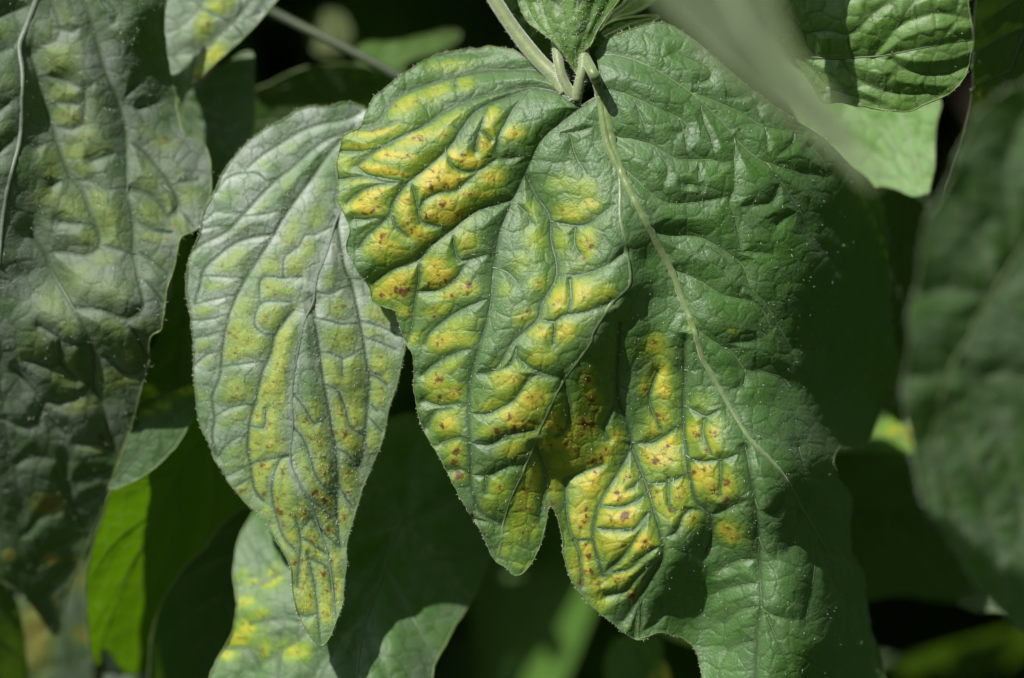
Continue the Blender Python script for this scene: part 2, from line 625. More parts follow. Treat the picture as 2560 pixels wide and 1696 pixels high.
    # veins: each its own
    for pts, rv, g, w, kind in veins:
        if rv <= 0:
            continue
        p = catmull(pts, False, 5)
        ii = np.clip(((p[:, 0] - x0) / step).round().astype(int), 0, X.shape[1] - 1)
        jj = np.clip(((p[:, 1] - y0) / step).round().astype(int), 0, X.shape[0] - 1)
        ok = sel[jj, ii]
        if ok.sum() < 3:
            continue
        first = np.argmax(ok)
        last = len(ok) - np.argmax(ok[::-1])
        p = p[first:last]
        t = np.linspace(0, 1, len(p))
        rad = rv * (1 - (mid_taper if kind == 'm' else .6) * t ** (.6 if kind == 'm' else 1)) * (1 + .12 * vnoise(p[:, 0], p[:, 1], 14, 5, 1))
        dd = dsamp(p[:, 0], p[:, 1])
        kk = 9 if kind == 'm' else 2
        dd = np.convolve(np.pad(dd, kk, mode='edge'), np.ones(2 * kk + 1) / (2 * kk + 1), mode='valid')
        dd = np.minimum(dd, dsamp(p[:, 0], p[:, 1]) + rad * .1)
        pt = to_world(p[:, 0], p[:, 1], dd + rad * (0.05 if kind == 'm' else .42)) - cen
        tube({'m': 'midrib', 's': 'side_vein', 't': 'small_vein', 'd': 'side_vein'}[kind], pt, rad * S,
             mid_mat if kind == 'm' else (M_VEIND if kind == 'd' else vein_mat), root, 6, .55)
    if petiole is not None:
        pp, pr, pm = petiole
        cp = pp.copy()
        pr = np.linspace(14, 10, len(cp))
        srf = dsamp(cp[:, 0], cp[:, 1])
        srf = np.convolve(np.pad(srf, 6, mode='edge'), np.ones(13) / 13, mode='valid') + pr * .15
        wgt = np.clip((cp[:, 1] - 195) / 60, 0, 1)
        cp[:, 2] = np.where(cp[:, 2] > 200, 0, cp[:, 2]) * (1 - wgt) + srf * wgt
        pp = cp
        tube('leaf_stalk', to_world(pp[:, 0], pp[:, 1], pp[:, 2]) - cen, pr * S, pm, root, 12)
    # down
    if hairs or edge_hairs:
        hx, hy, hd = [], [], []
        k = r.integers(0, len(vx), hairs)
        # more on veins
        kv = np.where((vein[sel] > .6))[0]
        if len(kv):
            k = np.concatenate([k, kv[r.integers(0, len(kv), hairs // 3)]])
        base = co[k] - cen
        L = r.uniform(hair_len[0], hair_len[1], len(k)) * (1 + .9 * (r.random(len(k)) > .93)) * S
        dirv = np.stack([r.normal(0, .45, len(k)), -np.abs(r.normal(1, .3, len(k))), r.normal(-.15, .5, len(k))], -1)
        if edge_hairs:
            e = r.integers(0, len(o2), edge_hairs)
            cenp = out.mean(0)
            eb = pth[e]
            nr = np.roll(out, -3, 0) - np.roll(out, 3, 0)
            nr = nr[::2][:len(o2)][e]
            sgn = 1.0 if np.sum(out[:, 0] * np.roll(out[:, 1], -1) - np.roll(out[:, 0], -1) * out[:, 1]) > 0 else -1.0
            nx, ny = nr[:, 1] * sgn, -nr[:, 0] * sgn
            ln = np.hypot(nx, ny) + 1e-9
            ed = np.stack([nx / ln + r.normal(0, .4, len(e)), r.normal(-.3, .5, len(e)), -ny / ln + r.normal(0, .4, len(e))], -1)
            base = np.vstack([base, eb])
            dirv = np.vstack([dirv, ed])
            L = np.concatenate([L, r.uniform(hair_len[0] * .7, hair_len[1], len(e)) * S])
        dirv /= np.linalg.norm(dirv, axis=1)[:, None]
        n = len(base)
        rad = r.uniform(.45, .8, n) * S
        u = np.cross(dirv, np.array([.3, .2, 1.0]))
        u /= np.linalg.norm(u, axis=1)[:, None]
        v = np.cross(dirv, u)
        bendv = r.normal(0, .25, (n, 3))
        V = []
        mid = base + dirv * (L * .55)[:, None]
        tip = base + (dirv + bendv) * L[:, None]
        for a_ in (0, 2.094, 4.189):
            V.append(base + (u * math.cos(a_) + v * math.sin(a_)) * rad[:, None])
        for a_ in (0, 2.094, 4.189):
            V.append(mid + (u * math.cos(a_) + v * math.sin(a_)) * (rad * .7)[:, None])
        V.append(tip)
        V = np.stack(V, 1).reshape(-1, 3)
        o_ = np.arange(n)[:, None] * 7
        q = np.concatenate([o_ + np.array([[0, 1, 4, 3]]), o_ + np.array([[1, 2, 5, 4]]), o_ + np.array([[2, 0, 3, 5]])], 0)
        tq = np.concatenate([o_ + np.array([[3, 4, 6]]), o_ + np.array([[4, 5, 6]]), o_ + np.array([[5, 3, 6]])], 0)
        h = mesh_np('leaf_down', V, np.concatenate([q.ravel(), tq.ravel()]),
                    np.concatenate([np.full(len(q), 4), np.full(len(tq), 3)]), M_HAIR, root)
        h['kind'] = 'stuff'
    return root


def VV(kind, r, g, w, s):
    """several polylines separated by ';' of one kind"""
    return [(P(q), r, g, w, kind) for q in s.split(';') if q.strip()]


def auto_veins(mid, half, n, r=4, g=8, w=14, sub=True, up=.75, seed=3):
    """pinnate venation for the leaves whose veins are not traced one by one"""
    mid = catmull(mid, False, 8)
    rr = np.random.default_rng(seed)
    out = [(mid[::4], r * 1.6, g * .9, w * 1.2, 'm')]
    L = len(mid)
    for i in range(n):
        t = (i + .6) / n
        k = min(int(t * L * .93), L - 3)
        tan = mid[min(k + 2, L - 1)] - mid[max(k - 2, 0)]
        tan /= np.linalg.norm(tan) + 1e-9
        for s in (-1, 1):
            nv = np.array([-tan[1], tan[0]]) * s
            wd = half * math.sin(min(1, .25 + t) * math.pi * .92) * (1 + rr.uniform(-.1, .1)) + 10
            p = [mid[k] + (nv * u + tan * (up * u + .5 * u * u)) * wd for u in (0, .25, .5, .75, 1.0)]
            out.append((np.array(p), r, g, w, 's'))
            if sub:
                for u in (.35, .68):
                    a = mid[k] + (nv * u + tan * (up * u + .5 * u * u)) * wd
                    b = a + (tan * .9 + nv * .1) * wd * .35
                    c_ = b + (tan + nv * -.3) * wd * .2
                    out.append((np.array([a, b, c_]), r * .5, g * .5, w * .7, 't'))
    return out

# ================================================================== 1 the large leaf in the middle
A_out = P("""c2: 1190,480 1140,462 1090,425 1062,395 1050,350 1035,310 990,272 935,265 900,240 860,225 800,214 765,212 720,222 640,228
570,240 510,262 460,285 410,320 370,345 320,385 270,425 240,455 210,520 180,580 110,620 95,660 80,720 78,780 85,850 80,920 110,970
128,1010 135,1060 122,1130 145,1190 180,1250 225,1310 240,1375 290,1398 345,1418 352,1450 370,1500 392,1555
c5: 400,45 425,80 432,130 432,190 428,240 440,300 455,370 475,430 510,490 545,550 580,610 600,655 640,735 690,820 750,920 800,1025
850,1060 895,1098 940,1075 985,1010 1015,930 1040,840 1045,795 1062,785 1085,830 1108,910 1115,1000 1140,1090 1190,1175 1270,1260
1340,1315 1400,1365 1450,1390 1500,1385 e6: 240,1440 290,1425 340,1410 420,1430 470,1450 520,1500 545,1568 560,1700 600,1800 1000,1820 1400,1800 1475,1700
1455,1568 1440,1500 1400,1390 1380,1250 1362,1110 1330,1060 1300,980 1290,880 1305,760 1290,700 1245,640 1215,560 1245,478 1320,470
1390,440 1430,350 1470,240 1530,170 N: 2262,945 2245,880 2228,800 2222,700 2220,600 2205,510 D: 2015,425 1965,380
1900,315 1800,255 1700,175 1600,90 1530,52 1470,66 1400,92 1378,118 1385,160 1388,205 1372,232 1350,246""")
A_ctl = ctrlD("""785,400,70 860,250,95 960,165,120 1100,112,150 1250,140,90 1275,190,50 1000,250,60 950,300,30 950,500,0 830,620,45 870,690,65 1100,250,35
1200,260,30 1345,240,10 1200,450,25 1150,600,0 1050,620,5 1100,850,-20 1085,1000,-15 960,850,45 1000,1010,50 1140,1290,50 1195,1330,40 1180,1150,0
1300,450,-5 1290,330,10 1360,320,5 1425,400,-40 1452,560,-75 1458,665,-85 1350,600,-50 1270,920,-55 1380,780,-85 1230,1040,-25 1260,1180,40
1500,700,-12 1500,600,-8 1480,850,15 1430,900,10 1360,1000,15 1290,1100,55 1460,1020,45 1400,1200,15 1320,1300,45 1400,1400,45 1480,1475,60
1560,1300,-20 1600,1000,-5 1700,1000,-45 1730,1040,-55 1600,760,-40 1530,600,-25 1440,400,-45 1395,200,-5 1570,850,0
1620,1370,85 1660,1250,40 1630,1500,110 1700,1400,30 1765,1400,-25 1765,1560,-25 1750,1200,-55 1820,1110,-35 1900,1200,150 1960,1250,260
2000,1400,330 2040,1560,340 1860,1350,20 1880,1500,20 1700,800,-20 1800,900,60 1870,1000,110 1930,1060,200 1550,200,10 1500,80,70
1700,200,40 1650,400,-20 1800,400,25 1900,400,120 2000,450,290 1850,600,65 1930,600,165 2050,600,390 2050,800,430 1900,800,180 2000,1000,480 2085,870,560
1480,330,-25 1560,560,-25 1700,600,-10""")
A_v = []
A_v += [(P("e5: 20,190 40,250 55,300 75,400 110,560 140,650 190,760 260,900 330,1030 400,1160 450,1290 500,1420 535,1530 e6: 560,40 600,110 660,220 740,360 800,450 900,550 980,650 1050,780 1120,900 1180,1000"), 17, 8, 20, 'm')]
A_v += VV('s', 8, -12, 24, """c2: 1365,770 1370,880 1370,1000 1395,1150 1408,1290 1340,1370 1250,1500 c5: 1230,40 1110,210 1050,330 985,480 930,620 870,750 840,870 820,1000""")
A_v += VV('d', 4.5, 10, 10, """c2: 1285,430 1190,490 1100,560 1010,640 950,760 900,870 850,980 815,1080 790,1250 775,1400 740,1530 c5: 720,80 690,200 680,370 690,600 694,700 740,810 830,862;
c2: 1190,490 1100,430 1000,405 940,405 780,425 600,490 480,570 340,640 230,705 160,760;
c2: 945,410 740,490 660,570 600,660 540,720 470,780 400,835 335,920 310,990 220,1070 175,1130;
c2: 870,915 780,940 700,970 600,1050 510,1120 440,1190 330,1230 240,1290;
e6: 775,490 800,640 820,740 835,900 845,1100 850,1270 830,1400 820,1568 815,1700;
c5: 1425,500 1470,620 1500,700 1530,800 e6: 360,1010 300,1130 240,1230 160,1350;
c2: 940,800 990,900 1045,980 1055,1100 1080,1250 1010,1390 990,1460 880,1560 c5: 800,155 720,175;
c5: 1372,-60 1370,0 1360,150 1365,290 1400,380 1425,500 1370,620 1300,730 1260,830 1250,930 1280,1050 1300,1100;
c2: 1050,350 990,325 900,318 740,325 560,365 400,420 320,470 270,550 200,590;
e6: 470,-60 465,0 465,150 460,350 480,540 520,740 590,820 600,930 570,1010""")
A_v += VV('t', 2.2, 6, 6.5, """c2: 950,410 880,500 830,590 810,640 820,720 960,710;c2: 570,670 590,740 640,780 720,780 810,720;c2: 710,690 715,640 740,560 752,500;
c2: 410,830 430,880 450,960 470,920 540,880 620,870 700,800 745,768;c2: 330,990 350,1040 400,1080;c2: 450,960 460,1010 570,1045;c2: 85,822 200,808 300,832 395,830;
c2: 160,758 220,800 300,815 390,832;c2: 125,925 190,872 260,845 340,838;c2: 150,1003 220,1000 305,992;c2: 100,692 200,690 330,655;
c2: 450,1190 450,1280 430,1400 420,1490 395,1555;c2: 605,1060 615,1140 640,1190 700,1180 810,1148;c2: 450,1332 540,1325 620,1270 660,1210 725,1175;
c2: 775,1362 670,1400 570,1460 490,1530 475,1568;c2: 785,1220 850,1240 900,1290;c2: 1010,1460 1070,1468 1110,1440 1200,1425 1330,1380;
c2: 1140,1275 1145,1370 1130,1430;c2: 1068,1470 1070,1510 1062,1568;c2: 1050,1010 1100,1020 1200,1030 1280,980 1340,932;c2: 1165,1040 1160,1110 1185,1160;
c2: 1385,1150 1300,1215 1180,1255 1085,1250;c2: 1110,612 1140,620 1155,680 1180,740 1215,790;c2: 1100,610 1180,600 1262,572;c2: 880,920 940,970 960,1020;
c2: 500,260 560,250 660,245 760,235;c2: 180,590 240,590 330,560;c2: 620,390 610,360 640,340;c2: 780,640 740,600 690,640;
c5: 480,300 560,320 680,300;c5: 490,420 510,370 530,345 600,330;c5: 470,178 540,120 640,72 725,60;c5: 680,355 760,360 830,330 890,290 960,190 1000,175 1110,190;
c5: 900,60 905,100 1000,165 1110,195;c5: 900,55 870,130 800,155 720,120;c5: 680,490 780,500 850,460 980,430;c5: 696,640 770,640 860,600 930,590;
c5: 560,490 620,470 690,460;c5: 590,620 640,612 690,622;c5: 760,650 762,690 760,720;c5: 700,840 760,850 820,862;c5: 985,510 1020,600 1030,680 1005,850;
c5: 1128,660 1130,800 1160,930 1250,930;c5: 1130,660 1190,630 1290,590;c5: 1260,880 1340,890 1440,880;c5: 1290,780 1400,780 1495,710;
c5: 1300,1090 1380,1020 1430,950 1522,800;c5: 1310,1190 1400,1170 1450,1110 1560,1015;c5: 1165,940 1190,1000 1200,1140;c5: 1430,490 1500,490 1568,450;
c5: 1500,682 1540,676 1568,680;c5: 1110,195 1140,300 1130,420 1080,460;c5: 1360,300 1300,420 1320,470;c5: 1440,1380 1455,1260 1500,1150;
e6: 465,270 520,300 575,325 640,290 655,270;e6: 200,455 300,460 400,400 460,350;e6: 470,520 530,550 620,545 700,530 765,490;e6: 275,660 350,660 430,640 480,600;
e6: 600,820 700,780 790,740 812,710;e6: 350,940 430,900 460,820 530,780 590,820;e6: 360,970 300,1000 230,1050 190,1090 70,1115;e6: 245,620 215,680 180,690;
e6: 285,700 230,750 150,775;e6: 300,790 250,850 200,900 60,890;e6: 565,340 560,420 600,520;e6: 645,545 650,600 640,720;e6: 385,640 385,760 420,800;
e6: 330,100 300,180 290,260 350,395;e6: 465,90 510,95 520,40;e6: 240,1230 250,1320 240,1430;e6: 350,1280 330,1350 260,1400""")
A_v += VV('s', 4.4, 10, 13, """e5: 70,250 160,270 230,300 330,345 440,395 480,440 430,470;
e5: 20,75 150,85 300,140 430,220 510,280 620,380 700,470 720,520 715,640 715,760 690,810 720,900 750,1050;
e5: 510,270 640,320 750,370 870,440 1020,460 1060,470;e5: 150,640 220,700 290,770 380,820 500,820 680,790;
e5: 120,490 280,520 400,590 480,605 600,605 710,635;e5: 720,500 820,590 880,620 1030,665 1180,680;e5: 320,965 400,980 520,990 600,1020 690,1080 760,1140 800,1250 870,1330 1000,1550;
e5: 410,1160 520,1200 600,1250 680,1290 830,1330 900,1450;e5: 500,1430 600,1510 700,1568 e6: 770,90 850,100 950,130 1000,180""")
A_v += VV('t', 1.8, 6.5, 9, """e5: 880,620 960,730 1040,850 1090,960 1130,1020 1250,1150;e5: 940,740 910,810 830,830 740,840;e5: 700,1070 780,1065 900,1075;e5: 320,550 380,640 370,700;
e5: 540,620 535,700;e5: 550,330 560,400 600,500 620,600;e5: 870,440 880,480 880,560;e5: 1020,470 1010,520 910,600;e5: 510,225 590,200 600,160 540,110 430,60;
e6: 770,90 760,170 670,190;e5: 650,1530 740,1520 820,1510;e6: 740,360 820,400 920,440;e6: 820,740 850,800 920,820 960,740 965,690;e6: 840,930 870,1000 920,1040;
e6: 840,1040 730,1050 640,1100;e6: 845,1165 760,1170 640,1200;e6: 850,1280 900,1320 1010,1345;e6: 845,1280 740,1300 660,1360;e6: 1040,800 1030,900 980,1000;
e6: 1130,980 1110,1150 1090,1250 1075,1370;e6: 825,1450 740,1470 680,1500;e6: 880,1320 930,1450 990,1568;e6: 1140,960 1230,1180 1290,1280 1270,1450;
e5: 690,290 750,290 800,280;e5: 830,330 850,400 870,440;e5: 210,300 260,420 280,520;e5: 440,395 470,500 480,605;e5: 480,730 540,740 560,830;
e5: 930,930 960,900 1040,860;e5: 1100,540 1160,610 1180,680;e5: 560,1040 640,1070 700,1160 720,1180;e5: 740,1290 760,1230 800,1250;
e6: 1040,480 1080,600 1160,640;e6: 1180,1000 1330,1060""")
A_y = blobs("""c2: 590,300,90,25,-5,.45 390,480,70,35,-35,.7 530,420,60,35,-25,.6 665,385,45,30,0,.5 250,600,110,28,-8,.85 180,670,90,14,0,.6 430,630,75,32,-20,.9
560,610,40,22,-20,.6 600,540,70,25,-25,.45 320,705,120,25,8,1 110,750,35,50,0,.45 280,775,110,24,12,1 190,825,70,14,0,.6 240,880,80,30,-18,1 210,945,80,32,0,1
780,540,30,60,15,.75 755,650,35,50,5,.9 600,700,35,30,0,.8 680,735,60,35,20,.95 885,605,50,32,-5,.9 530,770,55,45,-30,.9 500,840,50,55,0,1 590,830,50,50,0,.95
640,805,45,25,-10,.7 780,810,55,40,-20,.95 670,885,40,22,0,.7 760,890,45,22,0,.6 390,920,35,55,5,.9 400,1000,35,30,0,.6 560,930,45,28,0,1 510,985,45,30,0,.9
620,980,80,38,-25,1 440,1070,80,33,12,.9 280,1080,40,40,0,.95 330,1130,60,25,20,.7 300,1185,40,15,0,.5 250,1140,50,30,0,.6 350,1290,85,55,-25,.95
300,1340,50,25,0,.8 670,1100,50,50,0,.6 530,1230,55,55,-10,.95 560,1280,60,35,-25,.8 670,1310,45,30,0,.75 590,1350,50,25,-15,.6 530,1420,60,25,-10,.6
1090,830,60,35,-15,.35 1210,850,60,45,0,.4 1140,970,60,40,0,.7 1235,930,45,28,0,.7 960,960,35,40,0,.4 980,1090,50,50,0,.5 920,1200,60,40,-20,.35
990,1290,40,30,0,.6 1215,1110,45,65,10,.7 1100,1100,30,50,0,.4 930,1440,55,40,-20,.5 1085,1370,40,60,10,.85 1190,1340,50,65,0,.8 1290,1330,50,45,0,.6
850,1320,30,40,0,.35 1010,1520,45,35,0,.75 1120,1510,55,45,-20,.9 650,1470,80,25,-15,.4 590,1530,80,25,-15,.5 380,1420,30,30,0,.6 420,1540,30,20,0,.6
c5: 550,30,50,45,0,.7 660,20,60,25,0,.5 530,210,45,50,0,.75 610,260,40,45,0,.7 610,130,60,25,-30,.4 540,300,45,20,0,.5 580,400,55,55,0,.85 615,530,45,60,0,.6
640,640,45,25,0,.5 840,190,60,65,15,.7 900,200,35,30,0,.6 780,320,60,25,-20,.5 1010,100,60,50,0,.55 970,290,75,60,-35,.9 870,370,50,40,20,.85 930,410,60,30,10,.8
780,440,50,30,0,.5 880,520,60,35,-25,.65 810,690,50,50,0,.5 760,780,40,60,0,.3 900,880,50,90,10,.45 985,640,25,45,0,.85 940,740,45,70,10,.7 840,980,25,30,0,.4
980,900,20,50,0,.4 930,1050,60,20,0,.3 1060,390,45,40,0,.8 1100,430,35,30,0,.8 1050,500,50,30,0,.7 1110,590,60,40,0,.5 1230,210,30,60,10,.7 1250,300,40,50,0,.7
1215,410,60,45,0,.8 1150,500,60,60,0,.7 1110,310,40,20,0,.4 1290,550,70,35,-30,.9 1350,460,40,30,0,.7 1230,680,60,60,-30,.85 1270,640,30,30,0,.8
1080,700,35,50,0,.5 1190,820,50,80,15,.85 1400,640,40,30,0,.7 1370,730,70,40,-15,.95 1370,840,80,45,0,1 1420,800,40,20,0,.8 1340,950,70,60,0,.7
1480,950,50,35,0,1 1220,960,40,50,0,.8 1200,1050,50,70,0,.8 1260,1140,30,40,0,.6 1380,1110,80,30,-25,.7 1400,1060,60,25,-40,.5 1430,1170,50,30,-30,.5
1290,1220,40,40,0,.5 1440,1330,30,20,0,.4 1530,30,45,45,0,.6
e6: 350,110,45,55,0,.9 270,180,30,40,0,.7 360,200,40,40,0,1 340,330,50,50,10,.8 310,400,35,40,0,.6 385,460,50,45,0,1 350,540,80,45,0,.9 280,510,35,40,0,.7
520,390,55,50,0,.8 615,410,35,60,0,.75 590,500,35,35,0,.7 560,620,70,60,0,.95 640,700,80,45,0,.6 680,650,40,60,0,.6 330,720,40,70,0,.6 440,700,50,60,0,.7
410,800,50,50,0,.6 500,840,50,35,-45,.6 690,900,60,40,0,.6 660,880,45,30,0,.5 710,930,30,30,0,.7 230,940,50,45,0,.8 550,250,50,50,0,.25 310,0,90,25,0,.4
e5: 720,1465,30,16,0,.4 500,1440,20,30,0,.5 430,1250,12,30,0,.3""")
A_s = spots("""c2: 505,830,8 505,855,9 570,850,7 490,830,5 510,775,6 430,630,9 455,640,7 470,640,5 280,1075,12 275,1105,8 560,935,12 420,1050,8 380,1335,20 350,1325,12
285,1345,9 395,1320,10 600,1345,10 680,1300,14 675,1330,8 520,1440,8 575,1280,10 500,1300,8 665,1130,6 1235,1120,8 1200,1170,6 1000,1290,7 945,1420,9 925,1455,7
1065,1390,6 205,975,10 240,965,8 270,945,6 400,715,6 650,705,8 375,790,6 680,880,6 395,910,8 485,985,8 260,870,5 190,910,8
c5: 540,40,8 540,200,16 545,280,9 610,260,6 620,535,14 615,580,14 635,640,16 560,420,8 815,435,16 870,370,14 950,280,6 890,425,14 930,390,8 965,395,6 1225,195,14
1245,295,13 1260,345,10 1215,405,20 1245,410,14 1130,490,7 1170,530,8 1180,555,8 1180,510,7 1060,505,6 1105,435,7 1310,520,12 1255,575,10 1290,570,10 1265,630,10
1410,650,8 1365,720,12 1400,820,18 1385,835,14 1330,845,8 1370,750,6 1220,795,9 1215,825,7 1210,850,8 1190,880,10 1210,950,7 1225,1010,12 1240,1080,10
1200,1130,10 1215,1080,6 1430,1195,9 1270,1140,6 1480,940,10 940,700,9 960,790,9 820,690,6 925,900,7 745,900,7 700,830,7 1065,770,10 640,260,5 1530,30,12
e6: 330,320,12 375,340,6 345,345,6 370,180,5 270,190,8 525,420,9 610,405,14 625,430,8 580,495,7 580,515,5 320,545,14 380,480,8 280,540,6 395,545,7 370,570,6
510,605,12 560,590,9 600,580,6 680,655,18 605,695,9 665,740,14 185,630,10 130,710,10 165,825,18 100,845,8 435,690,7 395,800,9 430,735,6 505,830,7 685,880,6
705,940,7 265,950,10 140,1140,8 180,1225,9 205,1190,5 205,1370,8 20,610,8 e5: 720,1465,8""")
petA = np.array([[1420, 50, 120], [1442, 105, 80], [1468, 155, 36], [1490, 200, 8], [1499, 240, 999], [1507, 300, 999], [1519, 360, 999], [1534, 395, 999], [1549, 430, 999]], float)
make_leaf("large lobed green leaf in the middle with yellow patches, hanging from the stalk node",
          A_out, A_ctl, A_v, M_LEAF, step=2.5, yb=A_y, sp=A_s, hairs=900, edge_hairs=800, pucker=8, quilt=1.5, yscale=.84, hair_len=(3, 9), pscale=110,
          down_sheen=lambda x, y: np.clip(1.05 - np.clip((x - 1500) / 1500, 0, .5), .3, 1), margin_r=1.7, serr=2.2, fine=.8, mid_taper=.8, mid_mat=M_MID,  # painted sheen fades towards the right
          petiole=(catmull(petA, False, 8)[:, :3], None, M_MID))

# ================================================================== 2 the pale leaf left of it
B_out = P("""e1: 1060,75 1000,45 930,38 860,60 760,60 680,80 620,120 560,155 500,185 440,230 370,290 310,370 260,440 220,530 190,590 160,640 145,700 140,760 100,850
75,920 60,1000 60,1100 75,1180 85,1240 95,1350 105,1450 e2: 100,0 110,100 120,200 150,300 190,380 220,470 260,530 300,600 350,660 400,720 460,770 510,830
550,900 600,980 640,1060 650,1150 660,1250 690,1350 730,1430 780,1495 820,1510 850,1480 880,1420 910,1340 935,1260 945,1150 955,1050 955,960 970,880 1000,780
1030,680 1060,590 1110,480 1150,380 1175,290 1190,200 1220,100 1250,0 e1: 1285,1400 1310,1250 1320,1050 1300,800 1270,500 1220,250 1150,120""")
B_ctl = ctrlD("""840,240,230 640,300,200 470,500,160 435,650,150 450,850,150 500,1050,140 600,1180,115 700,1350,80 750,1490,60 800,1350,90 840,1150,140 900,950,125 930,800,120
820,500,160 770,620,115 730,800,85 690,950,70 700,1150,60 620,600,115 560,850,90 850,700,135 820,900,112 980,500,165 960,300,200 700,400,160 560,500,130""")
B_v = [(P("e1: 1100,330 1000,500 900,690 850,860 790,1020 770,1150 720,1260 690,1400 660,1560 e2: 650,120 655,280 640,450 670,560 740,680 800,850 850,1000 880,1200 890,1330"), 4, 4, 14, 'm')]
B_v += VV('d', 3.0, 9, 10, """e1: 1030,90 950,130 830,150 700,195 560,280 480,330 400,400;e1: 1040,180 930,210 830,250 740,320 650,400 560,470 470,560 360,680 280,760 160,820 90,870;
e1: 1000,170 920,250 850,330 760,460 700,540 620,650 560,750 500,850 430,960 370,1060 330,1140 290,1250 260,1400 250,1520 e2: 240,20 200,120 215,240 200,330 225,440;
e1: 550,775 430,790 320,830 230,900 155,970 130,1070 105,1160;e1: 770,1150 775,1250 790,1350 810,1500 e2: 830,60 860,220 890,400 905,560 900,760 915,950;
e1: 900,700 940,950 980,1050 1010,1180 1040,1330 1060,1450 e2: 1080,0 1080,80 1060,300 1045,440 1020,510;
e1: 660,1200 560,1330 530,1450 490,1530 e2: 470,30 440,160 410,270 400,400 415,490 440,640 490,700""")
B_v += VV('t', 1.6, 4.5, 6.5, """e1: 330,1112 230,1135 105,1165;e1: 375,1020 240,1010 145,1005;e1: 295,1220 190,1250 80,1255;e1: 270,1312 180,1340 100,1355;e1: 255,1422 170,1450 105,1505;
e1: 560,460 500,470 450,430 300,450 225,540;e1: 365,650 280,655 220,645 160,700;e1: 625,630 500,660 380,670;e1: 890,720 780,775 720,780 690,840 610,900 600,960 600,1020;
e1: 700,1012 600,1020 480,1020 470,1160;e1: 650,1155 480,1160 440,1280 500,1335 550,1330;e1: 490,1487 380,1500 265,1515;e1: 960,1020 1050,1030 1090,1070;
e1: 780,1240 860,1260 930,1280 1010,1270;e1: 1035,1260 1140,1290 1230,1330;e1: 795,1430 870,1440 940,1470 1045,1410;e1: 1055,1350 1140,1380 1230,1420;
e1: 1070,1530 1150,1568;e1: 790,1100 860,1110 920,1080 975,1060;e1: 160,740 240,730 330,720;e1: 930,1470 930,1568;
e2: 435,160 330,170 220,222;e2: 395,325 300,370 230,455;e2: 410,490 560,460 640,440;e2: 640,450 590,460 545,560 535,660;e2: 530,620 550,740 575,830 600,900 670,980;
e2: 658,290 710,350 750,450 780,550 840,630 890,660;e2: 675,570 700,620 740,690 820,740 870,790 900,760;e2: 820,40 900,80 940,160 980,290 1060,330;
e2: 890,400 960,440 1020,510;e2: 905,600 950,680 985,725;e2: 665,110 720,180 780,270 840,225;e2: 670,800 690,860 700,950 690,1040 680,1180;e2: 740,1000 780,1200 800,1400 810,1490;
e2: 760,1030 850,1080 870,1200;e2: 810,860 830,880 910,955;e2: 700,1340 740,1350 790,1325;e2: 1085,150 1130,200;e2: 1080,230 1150,310;e2: 1075,-10 1110,0 1180,50;
e2: 500,190 490,290 400,270;e2: 800,850 760,800 700,860;e2: 850,1000 790,960 700,900;e2: 415,490 350,530 280,560;e2: 425,560 370,600 330,620""")
